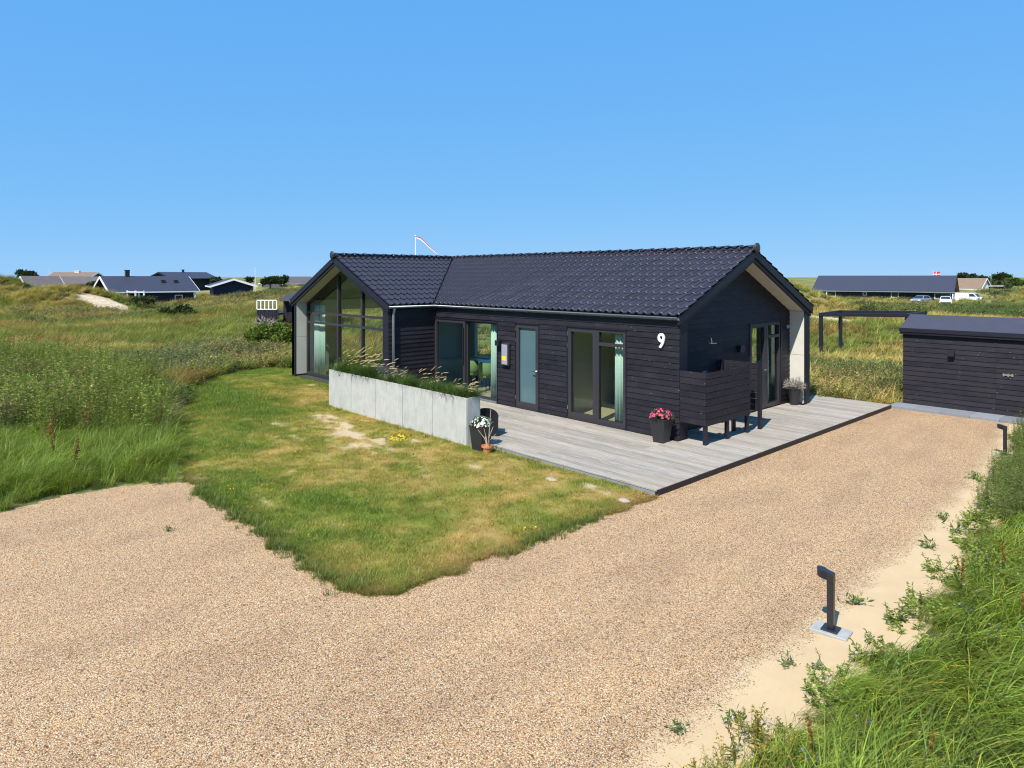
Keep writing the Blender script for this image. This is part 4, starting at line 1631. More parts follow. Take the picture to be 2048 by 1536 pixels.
# tub chair with rounded back, back towards the camera
t = thing('garden_chair', 'black garden chair with arched back at the planter end', 'chair', (-3.10, -2.50, 0), R_(46))
mb = MB()
nn_ = 12
vs = []
for z, q in ((.02, 0), (.35, .04), (.50, .06)):
    pass
pts = [(-.26, .02)] + [(-.26, .38)] + [(-.26 * math.cos(math.pi * i / nn_), .42 + .17 * math.sin(math.pi * i / nn_)) for i in range(nn_ + 1)] + [(.26, .38), (.26, .02)]
for x, z in pts:
    vs.append((x, -.24 + .35 * x * x, z))
vs2 = [(x, y + .035, z) for x, y, z in vs]
k = len(vs)
mb.add(vs + vs2, [tuple(range(k)), tuple(range(2 * k - 1, k - 1, -1))] + [((i + 1) % k, i, k + i, k + (i + 1) % k) for i in range(k)])
part('backrest', mb, M['lampblack'], t)
box('seat', (-.25, -.19, .30), (.25, .28, .35), M['lampblack'], t, .01)
for sx in (-.22, .22):
    box('leg', (sx - .02, .22, 0), (sx + .02, .26, .299), M['lampblack'], t)

# low grey box seat behind the planter
t = thing('storage_box', 'low grey storage box on the deck behind the planter grass', 'box', (-7.75, -2.0, 0), 0)
box('body', (-.55, -.35, 0), (.45, .3, .80), M['grey'], t, .01)
box('lid', (-.57, -.37, .801), (.47, .32, .85), M['frame'], t, .01)

# ------------------------------------------------------------------ neighbours in the dunes
def gz(p):
    return float(terrain_z(np.array([p[0]]), np.array([p[1]]))[0])


def dune_house(name, label, u, d, yaw, L, W, zb, ze, zrg, wallc, roofc, barge, over=.4, chimney=None, windows=(), ends=(), posts=(), roof_win=()):
    """Gabled house; yaw in degrees of the ridge against the picture plane. zb/ze/zrg: base, eave and ridge heights."""
    p = at(u, d)
    base = math.atan2(RGT[1], RGT[0]) + R_(yaw)
    t = thing(name, label, 'house', (p[0], p[1], zb), base)
    h, r = ze - zb, zrg - zb
    wl_ = MB().prism([(-L / 2, -W / 2, -1.5), (-L / 2, W / 2, -1.5), (-L / 2, W / 2, h), (-L / 2, 0, r - .12), (-L / 2, -W / 2, h)], (L, 0, 0))
    part('wall', wl_, wallc, t)
    dy = W / 2 + over
    pit = (r - h) / (W / 2)
    zo = r - pit * dy
    rf_ = MB()
    for s in (-1, 1):
        pts = [(-L / 2 - over, s * dy, zo), (-L / 2 - over, 0, r), (-L / 2 - over, 0, r + .14), (-L / 2 - over, s * dy, zo + .12)]
        if s > 0: pts = pts[::-1]
        rf_.prism(pts, (L + 2 * over, 0, 0))
    rp = part('roof', rf_, roofc, t)
    for ex in (-1, 1):
        for s in (-1, 1):
            x0 = ex * (L / 2 + over)
            pts = [(x0, s * (dy + .02), zo - .16), (x0, 0, r - .14), (x0, 0, r + .125), (x0, s * (dy + .02), zo + .11)]
            if s > 0: pts = pts[::-1]
            part('barge_board', MB().prism(pts, (ex * .05, 0, 0)), barge, t)
    for s in (-1, 1):
        part('gutter', MB().box((-L / 2 - over, s * (dy + .03), zo - .08), (L / 2 + over, s * (dy + .10), zo + .07)), barge, t)
    for (x, z, w_, hh) in windows:
        wn_ = MB()
        a, b = x - w_ / 2, x + w_ / 2
        y0, y1 = -W / 2 - .05, -W / 2 - .003
        wn_.box((a, y0, z), (a + .1, y1, z + hh)).box((b - .1, y0, z), (b, y1, z + hh)).box((a + .1, y0, z), (b - .1, y1, z + .1)).box((a + .1, y0, z + hh - .1), (b - .1, y1, z + hh))
        wo = part('window', wn_, M['white'], t)
        box('pane', (a + .1, y0 + .02, z + .1), (b - .1, y1, z + hh - .1), M['glassdark'], wo)
    for x, z in roof_win:
        y = -W / 4
        zz = r - pit * W / 4 + .15
        box('roof_vent', (x - .2, y - .2, zz - .1), (x + .2, y + .2, zz + .25), M['lampblack'], rp)
    if chimney:
        x, hh, w_, mt = chimney
        part('chimney', MB().box((x - w_ / 2, -w_ / 2, r - .3), (x + w_ / 2, w_ / 2, r + hh)).box((x - w_ / 2 - .05, -w_ / 2 - .05, r + hh), (x + w_ / 2 + .05, w_ / 2 + .05, r + hh + .1)), mt, rp)
    for x in posts:
        box('post', (x - .08, -dy - .02, -1.5), (x + .08, -dy + .14, zo - .08), M['white'], t)
    return t


M['glassdark'] = plain('dark_glazing', (.02, .03, .04), .08, 0, .6)
M['navy'] = plain('navy_boards', (.016, .024, .045), .6, 0, .3, .15, 3)
M['blk2'] = plain('black_boards_far', (.020, .021, .026), .65, 0, .3, .2, 2)
M['roofdark'] = plain('dark_roof_far', (.040, .042, .062), .55, 0, .4, .12, 1.5)
M['roofbrown'] = plain('brown_roof', (.21, .15, .105), .8, 0, .2, .2, 1.2)
M['roofgrey'] = plain('grey_brown_roof', (.115, .10, .10), .8, 0, .2, .2, 1.2)
M['wood_pale'] = plain('pale_soffit', (.42, .25, .15), .7, 0, .2, .2, 3)
M['greywall'] = plain('grey_boards', (.09, .09, .095), .8, 0, .2, .2, 2)

h1 = dune_house('holiday_house', 'navy house with white gable trim and dark roof by pale sand mound', 292, 80, 45, 8.6, 6.2, -.2, zat(579, 80), zat(554.5, 80), M['navy'], M['roofdark'], M['white'],
                .5, (-2.0, .75, .42, M['lampblack']), [(2.6, .62, .9, .75), (-1.2, .5, 1.2, .7)], posts=(-4.3, -1.8, 4.3), roof_win=((1.4, 0), (2.8, 0)))
dune_house('holiday_house', 'navy gabled house with broad white barge boards on grassy dune', 462, 95, 118, 6.5, 5.0, -.6, zat(570, 95), zat(558.5, 95), M['navy'], M['roofdark'], M['white'], .5,
           None, [(1, 1.0, .8, .9)])
dune_house('holiday_house', 'black low house with dark roofs on the skyline behind the navy house', 366, 125, 60, 9, 7, -.6, zat(557, 125), zat(545.5, 125), M['blk2'], M['roofdark'], M['trim'], .3,
           (0, .5, .3, M['lampblack']))
dune_house('holiday_house', 'brown roofed house on the skyline with pale square chimney', 152, 150, 14, 8.0, 7.5, 0, zat(553, 150), zat(545.5, 150), M['greywall'], M['roofbrown'], M['white'], .4,
           (.3, .35, .9, M['white']))
dune_house('holiday_house', 'low grey brown roof with white gable peaks at far left dune', 80, 118, 50, 5.2, 6.2, -1.5, zat(572, 118), zat(553.5, 118), M['greywall'], M['roofgrey'], M['white'], .3)
dune_house('holiday_house', 'long low grey roof between the brown roof and navy house', 160, 128, 8, 12, 6.5, -1.5, zat(567, 128), zat(554.5, 128), M['greywall'], M['roofgrey'], M['roofgrey'], .3)
dune_house('holiday_house', 'grey roofed house with white barge boards beside the wing roof edge', 582, 130, 52, 8, 7, -1, zat(566, 130), zat(554.5, 130), M['greywall'], M['roofgrey'], M['white'], .4,
           (-1.5, .4, .3, M['lampblack']))

# the long black house on the right, carport at its right end
hr = dune_house('long_house', 'long black holiday house with plain dark roof and parked cars in front', 1768, 136, -37, 23.5, 10.4, zat(603, 136), zat(579, 136), zat(552.5, 136), M['blk2'], M['roofdark'],
                M['trim'], .5, None, [(-8.7, 1.0, 1.7, 1.0), (-2.6, 1.3, .7, .7), (2.6, .9, 1.3, 1.3), (10.4, .8, 2.6, 1.2)], posts=(-12.0, -9.5, 12.0))
for s_ in (-1, 1):
    part('soffit_panel', MB().prism([(11.80, s_ * 5.55, 1.86), (11.80, s_ * .05, 4.72), (11.80, s_ * .05, 4.76), (11.80, s_ * 5.55, 1.90)][::-s_], (.44, 0, 0)), M['wood_pale'], hr)
part('gutter', MB().box((-12.4, -5.90, 2.02), (12.4, -5.815, 2.18)), M['zinc'], hr)
dune_house('holiday_house', 'white gabled house with brown roof right of the long black house', 1938, 150, -54, 6.4, 5.6, -1.4, zat(576, 150), zat(557.5, 150), M['white'], M['roofbrown'], M['white'], .3)
dune_house('holiday_house', 'low dark flat shed with white edge beyond the white gabled house', 1977, 150, 4, 4.6, 3, -1, zat(571.5, 150), zat(569.5, 150), M['blk2'], M['blk2'], M['white'], .15)


# close black neighbour with its white framed terrace screen
def neighbour():
    d = 42
    p = at(568, d)
    zb = zat(640, d)
    t = thing('neighbour_house', 'black boarded neighbour house with white framed terrace screen left of wing', 'house', (p[0], p[1], zb), math.atan2(RGT[1], RGT[0]))
    s = d / FPX
    X = lambda u: (u - 556) * s
    Z = lambda v: zat(v, d) - zb
    part('wall', MB().box((X(555), 0, -1), (X(640), 4, Z(598))), M['blk2'], t)
    k = 0
    while X(555) + .12 * k < X(600):
        x = X(555) + .12 * k
        box('board', (x, -.03 - .012 * (k % 2), -1), (x + .112, -.001, Z(599)), M['board'], t)
        k += 1
    # the boarded lower part of the terrace
    k = 0
    while X(514) + .12 * k < X(554):
        x = X(514) + .12 * k
        box('board', (x, -1.04 - .012 * (k % 2), -1), (x + .112, -1.0, Z(618)), M['board'], t)
        k += 1
    box('terrace_floor', (X(514), -.99, Z(619) - .3), (X(555), 3, Z(619) - .2), M['trim'], t)
    fr = MB()
    x0, x1, z0, z1 = X(514.5), X(553), Z(618.0), Z(598.5)
    fr.box((x0, -1.06, z0 + .005), (x1, -1.0, z0 + .06)).box((x0, -1.06, z1 - .06), (x1, -1.0, z1))
    for i in range(6):
        xx = x0 + (x1 - x0) * i / 5
        fr.box((xx - .03, -1.055, z0 + .06), (xx + .03, -1.005, z1 - .06))
    sc = part('screen_frame', fr, M['white'], t)
    for i in range(5):
        a = x0 + (x1 - x0) * i / 5 + .03; b = x0 + (x1 - x0) * (i + 1) / 5 - .03
        part('pane', MB().box((a, -1.036, z0 + .06), (b, -1.028, z1 - .06)), M['glass'], sc)
    # hipped roof over the house
    a, b = X(556), X(645)
    zl, zh = Z(597), Z(560)
    rf_ = MB().add([(a - .1, -.5, zl), (b, -.5, zl), (b, 4.6, zl), (a - .1, 4.6, zl), (a + 1.9, 2.0, zh), (b - 1.0, 2.0, zh)],
                   [(0, 1, 5, 4), (1, 2, 5), (2, 3, 4, 5), (3, 0, 4), (0, 3, 2, 1)])
    part('roof', rf_, M['roofdark'], t)
    box('fascia_board', (a - .11, -.53, zl - .14), (b, -.505, zl + .03), M['greywall'], t)


neighbour()


# ------------------------------------------------------------------ flagpoles, streamer, flag
M['redcloth'] = plain('red_cloth', (.55, .04, .05), .8)


def flagpole(label, u, d, v0, v1, r=.04):
    p = at(u, d)
    zb = min(gz(p) - .1, zat(v1, d))
    t = thing('flagpole', label, 'flagpole', (p[0], p[1], zb))
    ht = zat(v0, d) - zb
    part('pole', MB().tube([(0, 0, 0), (0, 0, ht * .5), (0, 0, ht)], [r * 1.3, r, r * .6], 8), M['white'], t)
    part('finial', MB().lathe([(.01, ht), (r * 1.3, ht + .03), (r * 1.3, ht + .08), (.01, ht + .11)], 8), M['white'], t)
    return t, ht


t, ht = flagpole('white flagpole with thin red and white streamer behind the wing ridge', 831, 45, 473, 620, .045)
mb = MB()
pts = [(0, 0), (.28, -.10), (.58, -.32), (.86, -.62), (1.10, -.86), (1.34, -1.06), (1.42, -1.12)]
wd = [.07, .085, .075, .065, .055, .04, .02]
rx = np.array([RGT[0], RGT[1], 0])
for half, m_ in ((1, 0), (-1, 1)):
    A, B = [], []
    for (x, z), w_ in zip(pts, wd):
        c = rx * (x * 1.0 + .05) + np.array([.02 * math.sin(6 * x), .03 * math.cos(5 * x), ht - .05 + z])
        A.append(c); B.append(c + np.array([0, 0, half * w_]))
    n_ = len(A)
    mb.add(A + B, [(i, i + 1, n_ + i + 1, n_ + i) for i in range(n_ - 1)], m_)
o = part('streamer', mb, [M['redcloth'], M['white']], t)
sm = o.modifiers.new('thick', 'SOLIDIFY'); sm.thickness = .006
flagpole('thin white flagpole behind the brown roof at far left', 98.5, 135, 536, 556)
flagpole('thin white flagpole rising behind the navy house roof', 262, 120, 537, 556)
flagpole('white flagpole beside the gabled navy house on the dune', 510.5, 90, 538, 572, .05)
flagpole('white flagpole in front of the dark pines at far right', 1982, 160, 550, 563, .06)
t, ht = flagpole('flagpole with red flag and white cross above the long black roof', 1866.5, 135, 543, 590, .05)
fl = MB()
fx0, fw_, fh_ = .06, 1.35, .95


def fquad(mbq, a, b, z0, z1, mi, off):
    n_ = 5
    vs_, fs_ = [], []
    for i in range(n_ + 1):
        x = a + (b - a) * i / n_
        yy = .06 * math.sin(x * 4) + off
        base_ = rx * (fx0 + x) + np.array([-FWD[0] * yy, -FWD[1] * yy, 0])
        vs_ += [base_ + np.array([0, 0, ht - .05 - fh_ + z0]), base_ + np.array([0, 0, ht - .05 - fh_ + z1])]
    fs_ = [(2 * i, 2 * i + 2, 2 * i + 3, 2 * i + 1) for i in range(n_)]
    mbq.add(vs_, fs_, mi)


cw = .17
fquad(fl, 0, .42, 0, fh_ / 2 - cw / 2, 0, 0); fquad(fl, 0, .42, fh_ / 2 + cw / 2, fh_, 0, 0)
fquad(fl, .42 + cw, fw_, 0, fh_ / 2 - cw / 2, 0, 0); fquad(fl, .42 + cw, fw_, fh_ / 2 + cw / 2, fh_, 0, 0)
fquad(fl, 0, fw_, fh_ / 2 - cw / 2, fh_ / 2 + cw / 2, 1, 0); fquad(fl, .42, .42 + cw, 0, fh_ / 2 - cw / 2, 1, 0); fquad(fl, .42, .42 + cw, fh_ / 2 + cw / 2, fh_, 1, 0)
o = part('flag', fl, [M['redcloth'], M['white']], t)
sm = o.modifiers.new('thick', 'SOLIDIFY'); sm.thickness = .01

# ------------------------------------------------------------------ vehicles by the long house
M['carwhite'] = plain('white_car_paint', (.78, .79, .80), .2, 0, .6)
M['carsilver'] = plain('silver_car_paint', (.40, .42, .45), .25, .5, .6)
M['tyre'] = plain('tyre_rubber', (.02, .02, .02), .85)


def vehicle(name, label, cat, u, d, v_base, yaw, paint, van=False):
    p = at(u, d)
    t = thing(name, label, cat, (p[0], p[1], zat(v_base, d)), math.atan2(RGT[1], RGT[0]) + R_(yaw))
    L = 4.9 if van else 4.4
    hw = .95 if van else .88
    if van:
        low = [(-2.4, .35), (2.4, .35), (2.45, .8), (2.3, 1.05), (1.75, 1.25), (-2.4, 1.25)]
        top = [(-2.38, 1.25), (1.75, 1.25), (1.15, 1.88), (.9, 1.95), (-2.2, 1.95)]
    else:
        low = [(-2.15, .3), (2.15, .3), (2.2, .62), (2.05, .82), (1.1, .95), (-2.1, .98), (-2.2, .7)]
        top = [(-2.0, .97), (1.1, .95), (.45, 1.42), (.1, 1.48), (-1.3, 1.46), (-1.75, 1.3)]

    def ex(prof, w0, w1, ztop):
        mb = MB()
        zs = [z for _, z in prof]
        lo, hi = min(zs), max(zs)
        A = [(x, -(w0 + (w1 - w0) * (z - lo) / (hi - lo)), z) for x, z in prof]
        B = [(x, -y, z) for x, y, z in A]
        n_ = len(A)
        mb.add(A + B, [tuple(range(n_)), tuple(range(2 * n_ - 1, n_ - 1, -1))] + [((i + 1) % n_, i, n_ + i, n_ + (i + 1) % n_) for i in range(n_)])
        return mb
    body = ex(low, hw, hw, 0)
    part('body', body, paint, t, .04)
    part('cabin', ex(top, hw - .03, hw - .2, 0), paint, t, .03)
    # windscreen, rear and side windows as panes a little proud of the cabin
    if van:
        ws = [(1.73, -.78, 1.29), (1.73, .78, 1.29), (1.2, .70, 1.83), (1.2, -.70, 1.83)]
        sides = [[(.45, 1.30), (1.55, 1.30), (1.1, 1.78), (.45, 1.78)]]
        rear = None
    else:
        ws = [(1.06, -.74, 1.0), (1.06, .74, 1.0), (.50, .64, 1.40), (.50, -.64, 1.40)]
        rear = [(-2.0, .7, 1.0), (-2.0, -.7, 1.0), (-1.78, -.62, 1.28), (-1.78, .62, 1.28)]
        sides = [[(-.35, 1.0), (.85, 1.0), (.40, 1.38), (-.35, 1.40)], [(-1.6, 1.0), (-.43, 1.0), (-.43, 1.40), (-1.25, 1.38)]]
    off = np.array([.025, 0, .02])
    part('windscreen', MB().prism([np.array(q) for q in ws], off), M['glassdark'], t)
    if rear: part('rear_window', MB().prism([np.array(q) for q in rear], (-.025, 0, .01)), M['glassdark'], t)
    zlo = .95 if not van else 1.25
    zhi = 1.48 if not van else 1.95
    yy = lambda z: (hw - .03) + (-.17) * (z - zlo) / (zhi - zlo)
    for sgn in (-1, 1):
        for pr in sides:
            pts_ = [(x, sgn * yy(z), z) for x, z in pr]
            if sgn < 0: pts_ = pts_[::-1]
            part('side_window', MB().prism(pts_[::-1], (0, sgn * .015, 0)), M['glassdark'], t)
        part('headlight', MB().box((2.05, sgn * (hw - .42), .6), (2.22, sgn * (hw - .06), .76)), M['white'], t)
        for x in (-1.35, 1.35):
            wh = part('wheel', MB().tube([(x, sgn * (hw - .2), .31), (x, sgn * (hw + .01), .31)], .31, 16), M['tyre'], t)
            part('rim', MB().tube([(x, sgn * (hw + .0105), .31), (x, sgn * (hw + .02), .31)], .19, 12), M['steel'], wh)
    part('bumper', MB().box((2.15, -hw + .1, .34), (2.28, hw - .1, .52)), M['greywall'], t)
    return t


vehicle('parked_car', 'silver estate car parked leftmost before the long black house', 'car', 1842, 124, 607, 215, M['carsilver'])
vehicle('parked_car', 'white car with dark windscreen parked left of the white van', 'car', 1891, 120, 609, -122, M['carwhite'])
vehicle('parked_van', 'white panel van parked at right end of the long house', 'van', 1936, 124, 607, -52, M['carwhite'], True)


# ------------------------------------------------------------------ trees and bushes
def cloud_pts(n, lumps, seed):
    """Points spread over the shells of several lumps (centre, radii)."""
    r = np.random.default_rng(seed)
    vol = np.array([rx_ * ry_ * rz_ for _, (rx_, ry_, rz_) in lumps]) ** .67
    k = r.choice(len(lumps), n, p=vol / vol.sum())
    d = r.normal(size=(n, 3)); d /= np.linalg.norm(d, axis=1)[:, None]
    rad = (r.uniform(.25, 1, n) ** .5)[:, None]
    C = np.array([c for c, _ in lumps])[k]; Rr = np.array([q for _, q in lumps])[k]
    return C + d * rad * Rr


pine_m = foliage_mat('pine_needles', (.016, .030, .012), (.055, .075, .026), .2)
bush_m = foliage_mat('bush_leaves', (.035, .065, .015), (.11, .16, .035), .3)
dark_m = foliage_mat('dark_shrub', (.030, .045, .018), (.10, .125, .055), .25)
bark = plain('bark', (.09, .07, .055), .9, 0, .2, .3, 6)


def tree(label, u, d, v_top, v_base, w_px, seed, mat=None, n=1500, leaf=.30, name='pine_tree', cat='tree', group=None, nl=9):
    r = np.random.default_rng(seed)
    s = d / FPX
    p = at(u, d)
    zb = zat(v_base, d) - .3
    H_ = zat(v_top, d) - zb
    W_ = w_px * s / 2
    t = thing(name, label, cat, (p[0], p[1], zb), 0, group)
    lumps = []
    trk = MB()
    trk.tube([(0, 0, -1), (.1, .05, H_ * .5), (.05, 0, H_ * .85)], [.13 + .02 * H_, .10, .04], 7)
    for k in range(nl):
        a = r.uniform(0, 6.28); q = r.uniform(.15, .72)
        c = np.array([W_ * q * math.cos(a), W_ * q * math.sin(a), H_ * r.uniform(.38, .86) * (1 - .25 * q)])
        rr = W_ * r.uniform(.28, .46)
        lumps.append((c, (rr, rr, min(rr * .7, H_ * .3))))
        trk.tube([(0, 0, H_ * .3), c * .6 + np.array([0, 0, H_ * .08]), c], [.07, .05, .02], 5)
    part('trunk', trk, bark, t)
    pts_ = cloud_pts(n, lumps, seed)
    leaf_part('crown', *leaf_quads(pts_, leaf, aspect=.45, seed=seed, up=.5), mat or pine_m, t)
    return t


tree('dark round pine behind grey roof at the far left dune', 54, 140, 538.5, 560, 46, 11, n=2000, leaf=.5)
tg = 'dark pines on the right skyline'
tree('dark pine left of the white gabled house at the right', 1932, 190, 546, 562, 34, 12, n=1700, leaf=.6, group=tg)
tree('dark pine directly above the white gable peak', 1962, 195, 552, 566, 30, 13, n=1300, leaf=.6, group=tg)
tree('tallest dark pine right of the thin white pole', 2001, 180, 547, 568, 42, 14, n=2000, leaf=.6, group=tg)
tree('low green tree at the right picture edge on skyline', 2036, 165, 554, 575, 44, 15, bush_m, n=1900, leaf=.55, group=tg, name='broadleaf_tree')
tree('low pale green bushy tree below the tallest pine', 1995, 150, 562, 577, 50, 16, dark_m, n=1700, leaf=.5, group=tg, name='broadleaf_tree')
tree('dark pine just left of the gabled navy house', 430, 125, 553, 566, 26, 17, n=900, leaf=.45)
tree('sparse wind bent tree beside the white flagpole at left', 500, 105, 548.5, 570, 22, 18, n=420, leaf=.35)
tree('dark green thicket tree behind the dune left of the wing', 540, 110, 552, 572, 44, 19, n=1700, leaf=.4)
tree('dark green tree next to the grey roofed house', 562, 118, 551, 566, 36, 20, n=1200, leaf=.45)


rose_m = foliage_mat('rose_leaves', (.05, .085, .018), (.20, .26, .05), .35)


def bush(label, u, d, v_top, v_base, w_px, seed, mat, n=1500, leaf=.12, depth=1.0, group=None, name='bush', nl=14):
    r = np.random.default_rng(seed)
    s = d / FPX
    p = at(u, d)
    zb = zat(v_base, d)
    H_ = zat(v_top, d) - zb
    W_ = w_px * s / 2
    t = thing(name, label, 'bush', (p[0], p[1], zb), math.atan2(RGT[1], RGT[0]), group)
    lumps = []
    st_ = MB()
    for k in range(nl):
        x = r.uniform(-.8, .8); y = r.uniform(-.6, .6) * depth
        hh = H_ * (1 - .55 * x * x) * r.uniform(.35, .82)
        rr = W_ * r.uniform(.18, .34)
        c = np.array([x * W_, y * W_, hh * .8])
        lumps.append((c, (rr, rr, max(.12, min(rr, H_ - c[2])))))
        st_.tube([(c[0] * .4, c[1] * .4, -.2), c * .8, c], [.03, .02, .01], 5)
    part('stem', st_, bark, t)
    leaf_part('foliage', *leaf_quads(cloud_pts(n, lumps, seed), leaf, aspect=.6, seed=seed, up=.3), mat, t)
    return t


bush('broad bright green rose bush left of the wing gable', 545, 31, 634, 698, 112, 31, rose_m, n=8000, leaf=.13, depth=.7, nl=26)
bush('low spreading dark pine bush on the dune in front of the navy house', 352, 52, 609, 636, 78, 32, pine_m, n=2400, leaf=.22, depth=.7)
bush('dark shrub on the left skyline dune below the grey roof', 42, 72, 568, 580, 40, 33, dark_m, n=1100, leaf=.2)
bush('grey green shrub left of the navy house gable', 188, 82, 562, 574, 30, 34, dark_m, n=900, leaf=.22)
bush('low dark shrub right of the pale sand mound', 290, 70, 591, 605, 50, 35, dark_m, n=1200, leaf=.2)
# bare branches by the neighbour's terrace
p = at(532, 36)
t = thing('bare_shrub', 'leafless pale branched shrub in front of the neighbour terrace', 'shrub', (p[0], p[1], zat(660, 36)), math.atan2(RGT[1], RGT[0]))
mb = MB()
r6 = random.Random(9)
for k in range(26):
    a = r6.uniform(-1.2, 1.2); l = r6.uniform(.35, .9)
    x, z = l * math.sin(a) * 1.2, l * math.cos(a) * .9 + .15
    y = r6.uniform(-.4, .4)
    mb.tube([(0, 0, -.2), (x * .5, y * .5, z * .7), (x, y, z)], [.02, .014, .007], 4)
    for q in range(2):
        mb.tube([(x * .6, y * .6, z * .75), (x * .6 + r6.uniform(-.25, .25), y * .6, z * .75 + r6.uniform(.0, .3))], [.011, .005], 4)
part('branch', mb, plain('dead_wood', (.30, .26, .22), .9), t)


# ------------------------------------------------------------------ clumps for the scattered vegetation
def blade_mesh(name, n, h, spread, a0, a1, width, seg, bias=None, bias_sd=3.0, seed=0, straw=.0, mat=None, heads=0, head_len=.09):
    r = np.random.default_rng(seed)
    ang = r.uniform(0, 2 * math.pi, n); rad = spread * np.sqrt(r.uniform(0, 1, n))
    base = np.stack([rad * np.cos(ang), rad * np.sin(ang), np.full(n, -.02)], -1)
    phi = r.normal(bias, bias_sd, n) if bias is not None else r.uniform(0, 2 * math.pi, n)
    L = r.uniform(h[0], h[1], n)
    s0 = r.uniform(*a0, n); s1 = r.uniform(*a1, n)
    P = [base]
    for k in range(seg):
        t = (k + .5) / seg
        th = s0 + (s1 - s0) * t ** 1.3
        step = (L / seg)[:, None] * np.stack([np.sin(th) * np.cos(phi), np.sin(th) * np.sin(phi), np.cos(th)], -1)
        P.append(P[-1] + step)
    side = np.stack([-np.sin(phi), np.cos(phi), np.zeros(n)], -1)
    tw = r.normal(0, .5, n)
    side = side * np.cos(tw)[:, None] + np.array([0, 0, 1.]) * (np.sin(tw) * .6)[:, None]
    wd_ = width * r.uniform(.6, 1.3, n)
    V, F = [], []
    rows = []
    for k in range(seg + 1):
        t = k / seg
        w_ = wd_ * (1 - t ** 1.6) * .5 + .0004
        rows.append((P[k] - side * w_[:, None], P[k] + side * w_[:, None]))
    V = np.stack([q for row in rows for q in row], 1)          # n, 2(seg+1), 3
    m = 2 * (seg + 1)
    f = []
    for k in range(seg):
        f.append([2 * k, 2 * k + 1, 2 * k + 3, 2 * k + 2])
    f = np.array(f)
    F = (np.arange(n)[:, None, None] * m + f[None]).reshape(-1, 4)
    V = V.reshape(-1, 3)
    c = np.ones((n, 3)) * r.uniform(.72, 1.28, (n, 1)) * (1 + r.normal(0, .06, (n, 3)))
    is_straw = r.uniform(0, 1, n) < straw
    c[is_straw] = c[is_straw] * np.array([2.1, 1.5, 1.5])
    cols = np.repeat(c, m, 0)
    # a lighter tip, darker sheath: the plant's own colour
    Vl, Fl, cl = [V], [F], [cols]
    if heads:
        k0 = r.choice(n, heads, replace=False)
        for q in k0:
            tip = P[-1][q]; dr = P[-1][q] - P[-2][q]; dr = dr / np.linalg.norm(dr)
            i0 = sum(len(v) for v in Vl)
            pts_ = []
            hv = []
            for j, (t, ww) in enumerate(((0, .003), (.25, .011), (.6, .011), (1, .002))):
                cpt = tip + dr * head_len * t + np.array([0, 0, -.02 * t * t])
                for w2 in (0, 2.09, 4.19):
                    e1 = np.cross(dr, [0.1, 0.2, 1]); e1 /= np.linalg.norm(e1); e2 = np.cross(dr, e1)
                    hv.append(cpt + ww * (math.cos(w2) * e1 + math.sin(w2) * e2))
            hf = []
            for j in range(3):
                for w2 in range(3):
                    hf.append((i0 + 3 * j + w2, i0 + 3 * j + (w2 + 1) % 3, i0 + 3 * j + 3 + (w2 + 1) % 3, i0 + 3 * j + 3 + w2))
            Vl.append(np.array(hv)); Fl.append(np.array(hf)); cl.append(np.tile(np.array([[4.2, 3.2, 4.5]]), (len(hv), 1)))
    V = np.vstack(Vl); F = np.vstack(Fl); cols = np.vstack(cl)
    me = bpy.data.meshes.new(name)
    me.from_pydata(V.tolist(), [], F.tolist())
    me.shade_smooth()
    set_color_attr(me, 'blade', cols)
    me.materials.append(mat or M['leaf'])
    return me


